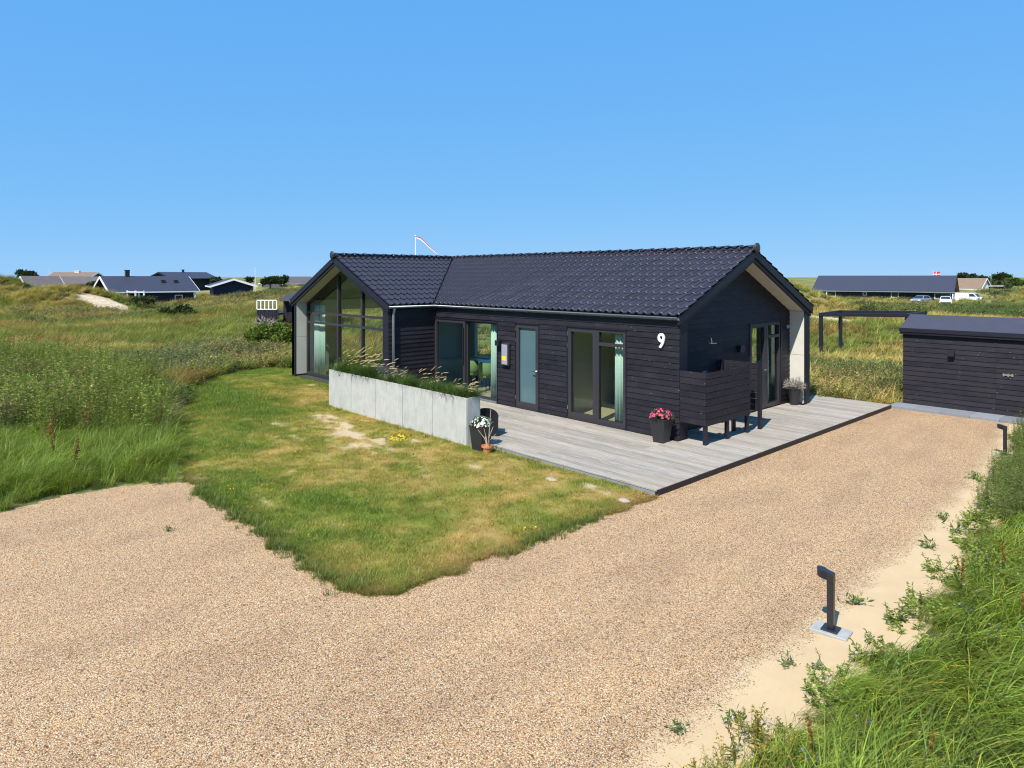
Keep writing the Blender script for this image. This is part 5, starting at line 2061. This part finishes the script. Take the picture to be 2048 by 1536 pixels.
def stem_mesh(name, nst, h, spread, leaf, per, aspect, seed, top=None, topc=(1, 1, 1), ntop=0, lean=.25, topsize=.02, stemc=(.9, .8, .8)):
    """Upright leafy weeds: stems with leaves along them and, if asked, flower or seed heads on top."""
    r = np.random.default_rng(seed)
    V, F, Cc = [], [], []

    def add(v, f, c):
        b = sum(len(q) for q in V)
        V.append(np.array(v, float)); F.append(np.array(f) + b); Cc.append(np.tile(np.array(c)[None], (len(v), 1)))
    for k in range(nst):
        a = r.uniform(0, 6.28); q = spread * math.sqrt(r.uniform())
        b0 = np.array([q * math.cos(a), q * math.sin(a), -.03])
        ln = np.array([r.normal(0, lean), r.normal(0, lean), 1.]); ln /= np.linalg.norm(ln)
        L = r.uniform(*h)
        tip = b0 + ln * L
        e = np.cross(ln, [0, 1, .2]); e /= np.linalg.norm(e)
        w_ = .004
        add([b0 - e * w_, b0 + e * w_, tip + e * w_ * .5, tip - e * w_ * .5], [[0, 1, 2, 3]], np.array(stemc) * r.uniform(.7, 1.1))
        for j in range(per):
            t = r.uniform(.12, 1) ** .8
            p0 = b0 + ln * L * t
            d = np.array([r.normal(), r.normal(), r.uniform(-.1, .9)]); d /= np.linalg.norm(d)
            s = np.cross(d, [r.normal(), r.normal(), r.normal()]); s /= np.linalg.norm(s)
            l = leaf * r.uniform(.6, 1.3) * (1.15 - .5 * t)
            dn = np.array([0, 0, -.18 * l])
            add([p0, p0 + d * l * .5 + s * l * aspect * .5, p0 + d * l + dn, p0 + d * l * .5 - s * l * aspect * .5], [[0, 1, 2, 3]], np.ones(3) * r.uniform(.6, 1.35) * (1 + r.normal(0, .06, 3)))
        for j in range(ntop):
            if top == 'head':
                p0 = tip + r.normal(0, topsize * 1.6, 3) * np.array([1, 1, .6])
            else:
                p0 = b0 + ln * L * r.uniform(.55, 1.06) + r.normal(0, topsize * .8, 3)
            d = r.normal(size=3); d /= np.linalg.norm(d)
            s = np.cross(d, r.normal(size=3)); s /= np.linalg.norm(s)
            l = topsize * r.uniform(.6, 1.4)
            add([p0 - d * l, p0 + s * l * .7, p0 + d * l, p0 - s * l * .7], [[0, 1, 2, 3]], np.array(topc) * r.uniform(.7, 1.3))
    me = bpy.data.meshes.new(name)
    me.from_pydata(np.vstack(V).tolist(), [], np.vstack(F).tolist())
    set_color_attr(me, 'blade', np.vstack(Cc))
    me.materials.append(M['leaf'])
    return me


_src = {}


def source(me):
    if me.name not in _src:
        _src[me.name] = bpy.data.objects.new(me.name, me)
    return _src[me.name]


def scatter(name, meshes, pts, rotz, scale, tint, tilt=None, vid=None, seed=0, label=None, cat=None):
    """One 'stuff' object: an instance of one of the clumps on every point."""
    r = np.random.default_rng(seed)
    n = len(pts)
    me = bpy.data.meshes.new(name)
    me.from_pydata(np.asarray(pts).tolist(), [], [])
    rot = np.zeros((n, 3), np.float32)
    rot[:, 2] = rotz
    if tilt is not None: rot[:, :2] = tilt
    me.attributes.new('rot', 'FLOAT_VECTOR', 'POINT').data.foreach_set('vector', rot.ravel())
    me.attributes.new('scl', 'FLOAT', 'POINT').data.foreach_set('value', np.asarray(scale, np.float32))
    me.attributes.new('vid', 'INT', 'POINT').data.foreach_set('value', (r.integers(0, len(meshes), n) if vid is None else vid).astype(np.int32))
    c = np.ones((n, 4), np.float32); c[:, :3] = tint
    me.attributes.new('tint', 'FLOAT_COLOR', 'POINT').data.foreach_set('color', c.ravel())
    o = bpy.data.objects.new(name, me)
    COL.objects.link(o)
    ng = bpy.data.node_groups.new(name, 'GeometryNodeTree')
    ng.interface.new_socket('Geometry', in_out='INPUT', socket_type='NodeSocketGeometry')
    ng.interface.new_socket('Geometry', in_out='OUTPUT', socket_type='NodeSocketGeometry')
    N, L = ng.nodes, ng.links
    gi, go = N.new('NodeGroupInput'), N.new('NodeGroupOutput')
    iop = N.new('GeometryNodeInstanceOnPoints')
    iop.inputs['Pick Instance'].default_value = True
    jn = N.new('GeometryNodeJoinGeometry')
    for m_ in meshes:
        oi = N.new('GeometryNodeObjectInfo')
        oi.inputs['Object'].default_value = source(m_)
        oi.inputs['As Instance'].default_value = True
        L.new(oi.outputs['Geometry'], jn.inputs[0])

    def attr(nm, ty):
        a = N.new('GeometryNodeInputNamedAttribute')
        a.data_type = ty
        a.inputs['Name'].default_value = nm
        return a.outputs['Attribute']
    L.new(gi.outputs[0], iop.inputs['Points'])
    L.new(jn.outputs[0], iop.inputs['Instance'])
    L.new(attr('vid', 'INT'), iop.inputs['Instance Index'])
    e2r = N.new('FunctionNodeEulerToRotation')
    L.new(attr('rot', 'FLOAT_VECTOR'), e2r.inputs[0])
    L.new(e2r.outputs[0], iop.inputs['Rotation'])
    L.new(attr('scl', 'FLOAT'), iop.inputs['Scale'])
    L.new(iop.outputs[0], go.inputs[0])
    md = o.modifiers.new('scatter', 'NODES')
    md.node_group = ng
    o['kind'] = 'stuff'
    tag(o, label, cat)
    return o


WIND = math.atan2(RGT[1], RGT[0])


def wedge(n, d0, d1, u0, u1, seed, power=1.0):
    """Random ground points in a depth range, denser nearby (power > 1)."""
    r = np.random.default_rng(seed)
    d = d0 + (d1 - d0) * r.uniform(0, 1, n) ** power
    u = r.uniform(u0, u1, n)
    l = (u - CXP) / FPX * d
    x = CAM[0] + d * FWD[0] + l * RGT[0]; y = CAM[1] + d * FWD[1] + l * RGT[1]
    return x, y, d


HOUSE_KEEP = [(WX0 - .3, WY - .2), (.8, -3.3), (1.7, -3.3), (1.7, 7.5), (WX0 - .3, 6.5)]


def clear_of_plot(x, y):
    lawn = inpoly(x, y, LAWN)
    house_ = (x > WX0 - .15) & (x < 1.65) & (y > WY - .1) & (y < 7.45)
    deck_ = (x > -8.7) & (x < 1.65) & (y > -3.3) & (y < 7.45)
    drive = inpoly(x, y, [(-4.5, -30), (-4.5, -10.6), (-4.78, -9.74), (-4.65, -8.93), (-4.36, -8.2), (-3.6, -7.9), (1.3, -7.9), (1.3, 8.2), (4.1, 8.2), (4.2, 7), (4.6, 2.8), (4.98, .4), (5.15, -1.5),
                             (5.22, -3.2), (5.22, -6.4), (5.1, -7.9), (4.9, -30)])
    shed_ = (x > 1.3) & (x < 6.6) & (y > 7.3) & (y < 9.7)
    return ~(lawn | house_ | deck_ | drive | shed_)


# --- lawn: short mown tufts, thin where it has dried out
lawn_meshes = [blade_mesh('lawn_tuft', 30, (.035, .085), .075, (.2, .8), (.6, 1.6), .006, 2, seed=40 + k, straw=.07) for k in range(5)]
r = np.random.default_rng(41)
n = 90000
x = r.uniform(-17.4, 1.8, n); y = r.uniform(-8.4, -.6, n)
dist = np.hypot(x - CAM[0], y - CAM[1])
keep = in_lawn(x, y) & (r.uniform(0, 1, n) < np.clip(16 / dist, 0, 1.0) ** 1.2) & (lawn_bare(x, y) < r.uniform(.2, .7, n)) & (fbm(x, y, .25, 2, 15) > r.uniform(.1, .55, n)) & ~((x > -8.6) & (y > -3.25) & (x < -2.4)) & ~((x > -2.6) & (y > -2.98))
x, y = x[keep], y[keep]
dry = lawn_dry(x, y)
tint = lawn_color(x, y) * r.uniform(.7, 1.6, (len(x), 1)) * np.array([1.05, 1.15, .9])
sc = np.clip(r.normal(1, .25, len(x)), .5, 1.8) * (1.12 - .35 * np.clip(dry, 0, 1))
lush = np.exp(-(((x + 12) / 3.5) ** 2 + ((y + 4.8) / 1.6) ** 2))
scatter('lawn_grass', lawn_meshes, np.stack([x, y, np.full(len(x), -.09)], -1), r.uniform(0, 6.28, len(x)), sc * (1 + .7 * lush) * (.55 + .45 * sstep(.0, .45, np.minimum(y + 8.1, 1.52 - x))), tint, seed=1)

n = 26000
t_ = r.uniform(0, 1, n)
x = np.where(t_ < .62, r.uniform(-4.6, 1.7, n), r.uniform(1.05, 1.85, n)); y = np.where(t_ < .62, r.uniform(-8.4, -7.7, n), r.uniform(-8.2, -2.9, n))
k = in_lawn(x, y) & ~((x > -2.6) & (x < 1.6) & (y > -3.02))
x, y = x[k], y[k]
scatter('lawn_edge_grass', lawn_meshes, np.stack([x, y, np.full(len(x), -.105)], -1), r.uniform(0, 6.28, len(x)), r.uniform(.4, .95, len(x)), lawn_color(x, y) * r.uniform(.7, 1.5, (len(x), 1)), seed=18)

n = 90000
t_ = r.uniform(0, 1, n)
x = np.where(t_ < .6, r.uniform(-4.8, 1.8, n), r.uniform(1.0, 1.9, n)); y = np.where(t_ < .6, r.uniform(-8.5, -7.5, n), r.uniform(-8.3, -2.9, n))
k = in_lawn(x, y) & ~(in_lawn(x + .07, y) & in_lawn(x, y - .07) & in_lawn(x + .05, y - .05)) & ~((x > -2.6) & (x < 1.6) & (y > -3.02))
x, y = x[k] + r.normal(.01, .02, k.sum()), y[k] - r.normal(.01, .02, k.sum())
scatter('lawn_rim_grass', lawn_meshes, np.stack([x, y, np.full(len(x), -.11)], -1), r.uniform(0, 6.28, len(x)), r.uniform(.4, 1.1, len(x)), lawn_color(x, y) * r.uniform(.6, 1.4, (len(x), 1)), seed=20)

# --- clover and rosettes in the lawn, yellow dots of hawkbit
weed_meshes = [stem_mesh('lawn_weed', 5, (.02, .05), .07, .05, 7, .42, 60 + k, lean=.8) for k in range(2)]
n = 900
x = r.uniform(-16, 1.5, n); y = r.uniform(-8.1, -1, n)
k = in_lawn(x, y) & (fbm(x, y, 1.1, 3, 90) > .53)
x, y = x[k], y[k]
scatter('lawn_weeds', weed_meshes, np.stack([x, y, np.full(len(x), -.09)], -1), r.uniform(0, 6.28, len(x)), r.uniform(.6, 1.3, len(x)), np.array([.05, .10, .03]) * r.uniform(.7, 1.4, (len(x), 1)), seed=2)
dot_meshes = [stem_mesh('lawn_flower', 4, (.04, .08), .06, .02, 2, .3, 64, 'head', (1, 1, 1), 7, .2, .011, (.2, .3, .2))]
n = 260
x = r.uniform(-12, 1.4, n); y = r.uniform(-8.0, -2.6, n)
k = in_lawn(x, y) & (fbm(x, y, 1.4, 3, 93) > .5)
x, y = x[k], y[k]
scatter('lawn_flowers', dot_meshes, np.stack([x, y, np.full(len(x), -.09)], -1), r.uniform(0, 6.28, len(x)), r.uniform(.5, 1.0, len(x)), np.tile([[.70, .50, .05]], (len(x), 1)), seed=3)

# --- grass fringe along the lawn's edges, deck and planter foot
fringe_meshes = [blade_mesh('fringe_tuft', 30, (.05, .16), .07, (.1, .6), (.4, 1.4), .006, 3, seed=140 + k, straw=.1) for k in range(3)]
ex, ey = [], []
for (a, b, dens, off) in (((-3.9, -8.14), (1.1, -8.14), 16, .06), ((1.53, -7.6), (1.53, -3.1), 16, .06), ((1.0, -8.14), (1.5, -7.6), 20, .06), ((-2.2, -3.12), (1.4, -3.08), 10, .07), ((-8.6, -3.32), (-2.9, -3.32), 10, .07), ((-14.2, -1.75), (-8.9, -1.75), 5, .1),
                          ((-4.5, -8.3), (-3.9, -8.15), 30, .1)):
    L = math.hypot(b[0] - a[0], b[1] - a[1]); m = int(L * dens * 2)
    tt = r.uniform(0, 1, m)
    px_, py_ = a[0] + (b[0] - a[0]) * tt + r.normal(0, off, m), a[1] + (b[1] - a[1]) * tt + r.normal(0, off, m)
    kk = fbm(px_, py_, .8, 3, 33) > .46
    ex.append(px_[kk]); ey.append(py_[kk])
x, y = np.concatenate(ex), np.concatenate(ey)
fr_dry = np.clip(fbm(x, y, .7, 3, 35), 0, 1)
k = ~((x > -2.55) & (x < 1.6) & (y > -3.04)) & ~((x > -8.65) & (x < -2.8) & (y > -3.27))
x, y = x[k], y[k]
scatter('fringe_grass', fringe_meshes, np.stack([x, y, np.full(len(x), -.10)], -1), r.uniform(0, 6.28, len(x)), r.uniform(.5, 1.15, len(x)), np.array([.13, .185, .035]) * r.uniform(.6, 1.3, (len(x), 1)), seed=4)

# --- planter grass: arching tufts with pale plumes blown to one side
pg_meshes = [blade_mesh('fountain_grass', 85, (.30, .58), .10, (.2, .8), (1.2, 2.2), .0075, 5, bias=WIND, bias_sd=.9, seed=150 + k, straw=.05) for k in range(3)]
n = 130
x = r.uniform(PX0 + .1, PX1 - .1, n); y = r.uniform(PYF + .08, PYB - .07, n)
scatter('ornamental_grass', pg_meshes, np.stack([x, y, np.full(n, PT - .09)], -1), r.normal(0, .5, n), r.uniform(.6, 1.0, n) * (1 + .35 * np.exp(-((x + 7.6) / .8) ** 2)),
        np.array([.075, .125, .030]) * r.uniform(.6, 1.4, (n, 1)), seed=5)

plume = [blade_mesh('grass_plume', 7, (.38, .66), .08, (.1, .5), (.9, 1.7), .004, 5, bias=.35, bias_sd=.45, seed=156 + k, straw=.5, heads=7, head_len=.14) for k in range(3)]
n = 24
x = r.uniform(PX0 + .1, PX1 - .1, n); y = r.uniform(PYF + .1, PYB - .05, n)
scatter('grass_plumes', plume, np.stack([x, y, np.full(n, PT - .09)], -1), r.normal(0, .2, n), r.uniform(.7, 1.05, n) * (1 + .45 * np.exp(-((x + 7.7) / .8) ** 2)),
        np.array([.16, .165, .075]) * r.uniform(.8, 1.2, (n, 1)), seed=19)

# --- rough dune grass over the left field, the right slope and beyond
marram = [blade_mesh('dune_tuft', 64, (.28, .70), .18, (.2, .8), (.9, 2.1), .014, 3, bias=WIND, bias_sd=1.0, seed=160 + k, straw=.18) for k in range(4)]
willow = [stem_mesh('creeping_willow', 26, (.15, .42), .34, .07, 11, .5, 170 + k, lean=.45) for k in range(3)]


def field(name, n, d0, d1, u0, u1, seed, power, smin, smax, meshes, sel=None, tintmul=1.0):
    x, y, d = wedge(n, d0, d1, u0, u1, seed, power)
    rr = np.random.default_rng(seed + 1)
    k = clear_of_plot(x, y)
    if sel is not None: k &= sel(x, y, d, rr)
    x, y, d = x[k], y[k], d[k]
    z = terrain_z(x, y)
    col = field_color(x, y) * rr.choice([.45, .75, 1.0, 1.25, 1.7], (len(x), 1), p=[.18, .22, .25, .2, .15]) * (1 + rr.normal(0, .05, (len(x), 3))) * tintmul
    return scatter(name, meshes, np.stack([x, y, z - .02], -1), rr.normal(0, .45, len(x)), rr.uniform(smin, smax, len(x)) * (1 + d / 120), col, seed=seed)


def not_sage(x, y, d, rr):
    return ((fbm(x, y, 14, 3, 55) < .56) | (rr.uniform(0, 1, len(x)) < .25)) & sand_free(x, y)


def sage(x, y, d, rr):
    return (fbm(x, y, 14, 3, 55) > rr.normal(.53, .03, len(x))) & sand_free(x, y)


def sand_free(x, y):
    ok = np.ones(x.shape, bool)
    for u, d, ru, rd in ((205, 68, 2.5, 2.0), (255, 66, 1.5, 1.8), (1648, 50, 1.9, 3.6)):
        p = at(u, d)
        ok &= np.hypot(((x - p[0]) * RGT[0] + (y - p[1]) * RGT[1]) / ru, ((x - p[0]) * FWD[0] + (y - p[1]) * FWD[1]) / rd) > 1
    return ok


field('dune_grass', 30000, 15, 100, -120, 700, 200, 1.35, .55, 1.1, marram, not_sage)
field('willow_scrub', 9000, 17, 100, -120, 700, 203, 1.3, .7, 1.4, willow, sage, 1.0)
field('slope_grass', 14000, 17, 130, 1540, 2200, 206, 1.5, .5, 1.05, marram, not_sage, np.array([1.15, 1.15, .95]))
field('slope_scrub', 3500, 19, 130, 1540, 2200, 209, 1.5, .7, 1.3, willow, sage)
field('skyline_grass', 7000, 60, 130, 560, 1600, 212, 1.0, .6, 1.1, marram, not_sage)
field('back_grass', 9000, 26, 62, 560, 1620, 218, 1.2, .55, 1.1, marram, not_sage)
# bushy band in front of the long house
band = [stem_mesh('rose_scrub', 30, (.4, .9), .5, .14, 14, .5, 180 + k, lean=.5) for k in range(2)]
x, y, d = wedge(3200, 56, 104, 1715, 2120, 215)
rr = np.random.default_rng(216)
k = fbm(x, y, 5, 4, 77) > rr.normal(.47, .04, len(x))
x, y, d = x[k], y[k], d[k]
scatter('rose_scrub', band, np.stack([x, y, terrain_z(x, y)], -1), rr.uniform(0, 6.28, len(x)), rr.uniform(.4, 1.25, len(x)), np.array([.105, .145, .040]) * rr.choice([.4, .8, 1.2, 1.7], (len(x), 1)), seed=17)

# --- tall weeds at the left: leafy stems, thistles and docks, with long grass before them
tall = [stem_mesh('tall_weed', 9, (.75, 1.25), .22, .085, 34, .26, 190 + k, 'head', (3.6, 1.9, 3.6), 2 if k == 1 else 0, .12, .012) for k in range(4)]
dock = [stem_mesh('dock_stalk', 1, (.7, 1.15), .05, .10, 6, .3, 196, 'spike', (3.4, 1.8, 1.1), 110, .12, .017)]
WEEDS = [(-24, -12.5), (-9.6, -10.2), (-8.2, -9.0), (-7.6, -7.5), (-10.8, -6.9), (-14.2, -5.9), (-20, -6.5), (-28, -9)]
n = 2300
x = r.uniform(-28, -7, n); y = r.uniform(-13, -5.8, n)
k = inpoly(x + (fbm(x, y, .8, 2, 6) - .5), y + (fbm(x, y, .8, 2, 8) - .5), WEEDS) & (r.uniform(0, 1, n) < np.clip(1.4 - (-x - 8) / 16, .25, 1))
x, y = x[k], y[k]
scatter('tall_weeds', tall, np.stack([x, y, terrain_z(x, y)], -1), r.uniform(0, 6.28, len(x)), r.uniform(.65, 1.1, len(x)), np.array([.21, .255, .052]) * r.uniform(.45, 1.6, (len(x), 1)), seed=6)
n = 44
x = r.uniform(-17, -5.6, n); y = r.uniform(-10.5, -6.2, n)
k = ~in_lawn(x, y) & inpoly(x, y, [(-17, -10.5), (-5.3, -9.6), (-5.2, -8.5), (-7.2, -7.5), (-17, -6)])
x, y = x[k], y[k]
scatter('dock_stalks', dock, np.stack([x, y, terrain_z(x, y)], -1), r.uniform(0, 6.28, len(x)), r.uniform(.7, 1.25, len(x)), np.array([.085, .085, .04]) * r.uniform(.8, 1.2, (len(x), 1)), seed=7)
longg = [blade_mesh('long_grass', 70, (.35, .75), .16, (.1, .6), (.8, 2.1), .009, 5, bias=WIND, bias_sd=1.3, seed=220 + k, straw=.04) for k in range(4)]
FRONT = [(-4.35, -8.3), (-4.75, -8.95), (-4.9, -9.75), (-4.6, -10.6), (-4.6, -13), (-13, -13), (-12, -9.3), (-8, -7.4), (-5.6, -7.95)]
n = 2600
x = r.uniform(-13, -4.2, n); y = r.uniform(-13, -7.2, n)
k = inpoly(x, y, FRONT)
x, y = x[k], y[k]
edge = sstep(-5.6, -4.6, x)
scatter('long_grass', longg, np.stack([x, y, terrain_z(x, y)], -1), r.normal(0, .6, len(x)), r.uniform(.6, 1.05, len(x)) * (1 - .45 * edge),
        np.array([.165, .225, .034]) * r.uniform(.45, 1.6, (len(x), 1)), seed=8)

# --- lush blown grass on the verge bank at the right, leafy weeds along its foot
lushm = [blade_mesh('lush_grass', 62, (.40, .95), .15, (.4, 1.15), (1.5, 2.5), .0095, 7, bias=.3, bias_sd=.55, seed=230 + k, straw=.05) for k in range(5)]


def bank_pts(n, x0, x1, y0, y1, seed, margin=.12):
    r = np.random.default_rng(seed)
    x = r.uniform(x0, x1, n); y = r.uniform(y0, y1, n)
    edge = np.interp(y, [-9, -7.8, -6.9, -5.4, -4.5, -3.1, -1.5, .4, 2.9, 7.3, 9], [5.0, 5.06, 5.18, 5.26, 5.22, 5.2, 5.12, 4.98, 4.62, 4.3, 4.2]) + (fbm(x * 0, y, .6, 3, 4) - .5) * .35
    k = (x > edge + margin) & ~((y > 7.2) & (x < 6.6))
    return x[k], y[k], (x - edge)[k], r


x, y, e, rr = bank_pts(5600, 4.3, 9.0, -9.2, 9, 240, .18)
k = (fbm(x, y, .9, 3, 99) > .33)
x, y, e = x[k], y[k], e[k]
gcol = np.array([.20, .265, .036])[None] * rr.uniform(.45, 1.6, (len(x), 1)) * (1 + rr.normal(0, .08, (len(x), 3)))
scatter('lush_grass', lushm, np.stack([x, y, terrain_z(x, y) + .0], -1), rr.normal(0, .35, len(x)) + (fbm(x, y, 1.5, 2, 31) - .5) * 2.2, rr.uniform(.6, 1.05, len(x)) * (.48 + .52 * sstep(.15, .9, e)), gcol, seed=9)
leafy = [stem_mesh('leafy_weed', 9, (.10, .26), .10, .055, 18, .36, 250 + k, lean=.4) for k in range(3)]
x, y, e, rr = bank_pts(2300, 4.3, 7.5, -9, 8, 260, .06)
k = (rr.uniform(0, 1, len(x)) < np.exp(-np.maximum(e - .1, 0) / .25)) & (e > .12) & (fbm(x, y, .7, 3, 44) > .42) | (fbm(x, y, .8, 3, 47) > .66)
x, y, e = x[k], y[k], e[k]
scatter('leafy_weeds', leafy, np.stack([x, y, terrain_z(x, y)], -1), rr.uniform(0, 6.28, len(x)), rr.uniform(.6, 1.25, len(x)), np.array([.21, .27, .055]) * rr.uniform(.6, 1.5, (len(x), 1)), seed=10)
# bushier, darker weeds round the far lamp and the shed corner
x, y, e, rr = bank_pts(800, 4.2, 6.6, -.5, 7.0, 263, .12)
k = np.hypot(x - 4.66, y - 3.4) > .55
x, y, e = x[k], y[k], e[k]
scatter('verge_weeds', [tall[2], tall[3]], np.stack([x, y, terrain_z(x, y)], -1), rr.uniform(0, 6.28, len(x)), rr.uniform(.22, .5, len(x)), np.array([.17, .21, .06]) * rr.uniform(.65, 1.4, (len(x), 1)), seed=11)
# purple vetch dots in the bank
vetch = [stem_mesh('vetch', 5, (.25, .5), .12, .03, 5, .3, 270, 'head', (1.9, 1.5, 5.0), 6, .3, .008)]
x, y, e, rr = bank_pts(46, 5.2, 8.5, -9, 2, 266, .3)
scatter('vetch_flowers', vetch, np.stack([x, y, terrain_z(x, y) + .12], -1), rr.uniform(0, 6.28, len(x)), rr.uniform(.7, 1.1, len(x)), np.array([.09, .10, .06]) * np.ones((len(x), 1)), seed=12)
x, y, e, rr = bank_pts(9, 4.6, 6.6, -7.9, 1.5, 268, .25)
scatter('sorrel_stalks', dock, np.stack([x, y, terrain_z(x, y) + .0], -1), rr.uniform(0, 6.28, len(x)), rr.uniform(.4, .62, len(x)), np.array([.10, .095, .04]) * np.ones((len(x), 1)), seed=13)

# --- single weeds on the sand and a yellow cushion by the planter: things of their own
weed_leaf = foliage_mat('weed_leaves', (.07, .11, .03), (.16, .22, .06), .25)


def sand_weed(label, u, v, size, seed, n=34):
    d = FPX * (CAM[2] + .1) / (v - HZ)
    p = at(u, d)
    t = thing('weed_plant', label, 'weed', (p[0], p[1], -.10), 0, 'single weeds on the bare sand')
    r = np.random.default_rng(seed)
    pts_ = np.stack([r.normal(0, size * .30, n), r.normal(0, size * .30, n), r.uniform(.005, size * .45, n)], -1)
    leaf_part('leaves', *leaf_quads(pts_, size * .42, aspect=.28, seed=seed, up=.55), weed_leaf, t)
    stm = MB()
    for q in pts_[::3]:
        stm.tube([(0, 0, -.01), q * np.array([.5, .5, .8]), q], [.003, .003, .002], 4)
    part('stem', stm, weed_leaf_stem, t)


weed_leaf_stem = plain('weed_stem', (.12, .15, .06), .8)
for (lab, u, v, s, sd) in (('many leaved green weed on sand just right of near lamp', 1711, 1208, .17, 1),
                           ('small sprig of weed on sand below the near lamp footing', 1578, 1330, .12, 2),
                           ('low weed with drooping leaf on the bottom stretch of sand', 1470, 1445, .15, 3),
                           ('small green weed on sand closest to the far lamp', 1950, 958, .20, 4),
                           ('green weed on sand midway along the verge by the grass', 1860, 1097, .19, 5),
                           ('leafy weed on sand below the reddish dock by the bank', 1912, 1066, .22, 6),
                           ('flat green weed on sand beside gravel edge farther up', 1890, 1040, .15, 7),
                           ('tiny yellowish weed at the gravel edge near picture bottom', 1355, 1462, .11, 8),
                           ('tiny weed sprouting from open gravel near left corner', 337, 1062, .10, 9),
                           ('small weed between lamp footing and grass on the sand', 1635, 1340, .11, 10)):
    sand_weed(lab, u, v, s, sd)
p = at(800, FPX * 3.42 / (878 - HZ))
t = thing('stonecrop_cushion', 'low cushion of yellow flowers at the foot of the planter', 'flowering plant', (p[0], p[1], -.09))
leaf_part('leaves', *leaf_quads(dome_pts(300, (0, 0, 0), .30, .09, 21, .2), .035, seed=21), weed_leaf, t)
leaf_part('flowers', *petals(dome_pts(220, (0, 0, .0), .28, .10, 22, .8), .017, 22, 5), yelm, t)
# a few pale stones on the lawn
stone_m = plain('pale_stone', (.36, .30, .22), .9, 0, .2, .2, 14, 0, .3)
for lab, u, v, s in (('larger pale stone lying on dry lawn before the deck', 1103, 961, .09), ('flat pale stone on lawn near the deck corner', 1248, 1003, .08)):
    p = at(u, FPX * 3.42 / (v - HZ))
    bm = bmesh.new()
    bmesh.ops.create_icosphere(bm, subdivisions=2, radius=s)
    for vtx in bm.verts:
        k_ = 1 + .35 * (float(vnoise(vtx.co.x * 22 + u, vtx.co.y * 22 + vtx.co.z * 17, 3)) - .5)
        vtx.co = Vector((vtx.co.x * k_ * 1.4, vtx.co.y * k_, vtx.co.z * k_ * .38))
    me = bpy.data.meshes.new('stone'); bm.to_mesh(me); bm.free(); me.shade_smooth()
    o = link('stone', me, stone_m, None, (p[0], p[1], -.085))
    tag(o, lab, 'stone', 'pale stones on the lawn')

# yellowish sorrel at the very foot of the bank
sorrel = [stem_mesh('sorrel', 6, (.16, .36), .10, .06, 9, .28, 280 + k, 'spike', (1.7, 1.05, .7), 8, .3, .009) for k in range(2)]
rr = np.random.default_rng(281)
x = rr.uniform(5.28, 5.75, 34); y = rr.uniform(-8.3, -7.0, 34)
scatter('sorrel_plants', sorrel, np.stack([x, y, terrain_z(x, y)], -1), rr.uniform(0, 6.28, 34), rr.uniform(.6, 1.1, 34), np.array([.24, .25, .05]) * rr.uniform(.7, 1.3, (34, 1)), seed=14)

# creeping willow in grey green bands just beyond the lawn
x, y, d = wedge(5200, 20, 34, -120, 600, 301, 1.2)
rr = np.random.default_rng(302)
k = clear_of_plot(x, y) & (fbm(x, y, 5, 3, 303) + .25 * sstep(27, 22, d) * sstep(150, 330, CXP + FPX * ((x - CAM[0]) * RGT[0] + (y - CAM[1]) * RGT[1]) / d) > .53)
x, y, d = x[k], y[k], d[k]
scatter('willow_band', willow, np.stack([x, y, terrain_z(x, y)], -1), rr.uniform(0, 6.28, len(x)), rr.uniform(.8, 1.5, len(x)),
        np.array([.185, .225, .105]) * rr.choice([.4, .8, 1.1, 1.5], (len(x), 1), p=[.25, .3, .3, .15]), seed=303)
# thistles in pale purple flower at the far left of the tall weeds
thistle = [stem_mesh('thistle', 7, (.9, 1.3), .22, .085, 30, .26, 310 + k, 'head', (3.0, 1.9, 3.0), 6, .12, .016) for k in range(2)]
rr = np.random.default_rng(311)
x = rr.uniform(-17, -9.5, 330); y = rr.uniform(-11, -7.2, 330)
k = inpoly(x, y, WEEDS) & (y < -8.0 - .22 * (x + 9.5)) & (fbm(x, y, 1.6, 3, 312) > .45)
x, y = x[k], y[k]
scatter('thistles', thistle, np.stack([x, y, terrain_z(x, y)], -1), rr.uniform(0, 6.28, len(x)), rr.uniform(.62, .92, len(x)), np.array([.16, .18, .06]) * rr.uniform(.6, 1.4, (len(x), 1)), seed=15)

# small things: a woven bag in the gable window, rail posts before the navy house
t = thing('woven_bag', 'pale woven bag standing inside the glazed gable window', 'bag', (-12.75, WY + REC + .45, .006))
part('bag', MB().lathe([(.16, 0), (.19, .05), (.15, .3), (.11, .42), (.10, .42), (.13, .3)], 14), M['chairgreen'], t, 0, True)
part('handle', MB().tube([(-.10, 0, .40), (-.08, 0, .58), (0, 0, .64), (.08, 0, .58), (.10, 0, .40)], .012, 6), M['wood_pale'], t)
p0, p1 = at(238, 76), at(288, 74)
zt = zat(581.5, 75)
t = thing('rail_fence', 'low white post and rail fence in front of the navy house', 'fence', (p0[0], p0[1], zt - 1.1))
for k in range(4):
    q = (p1 - p0) * k / 3
    box('post', (q[0] - .07, q[1] - .07, -.6), (q[0] + .07, q[1] + .07, 1.12), M['white'], t)
    if k < 3:
        q2 = (p1 - p0) * (k + 1) / 3
        part('rail', MB().tube([(q[0], q[1], .95), (q2[0], q2[1], .95)], .06, 6), M['white'], t)
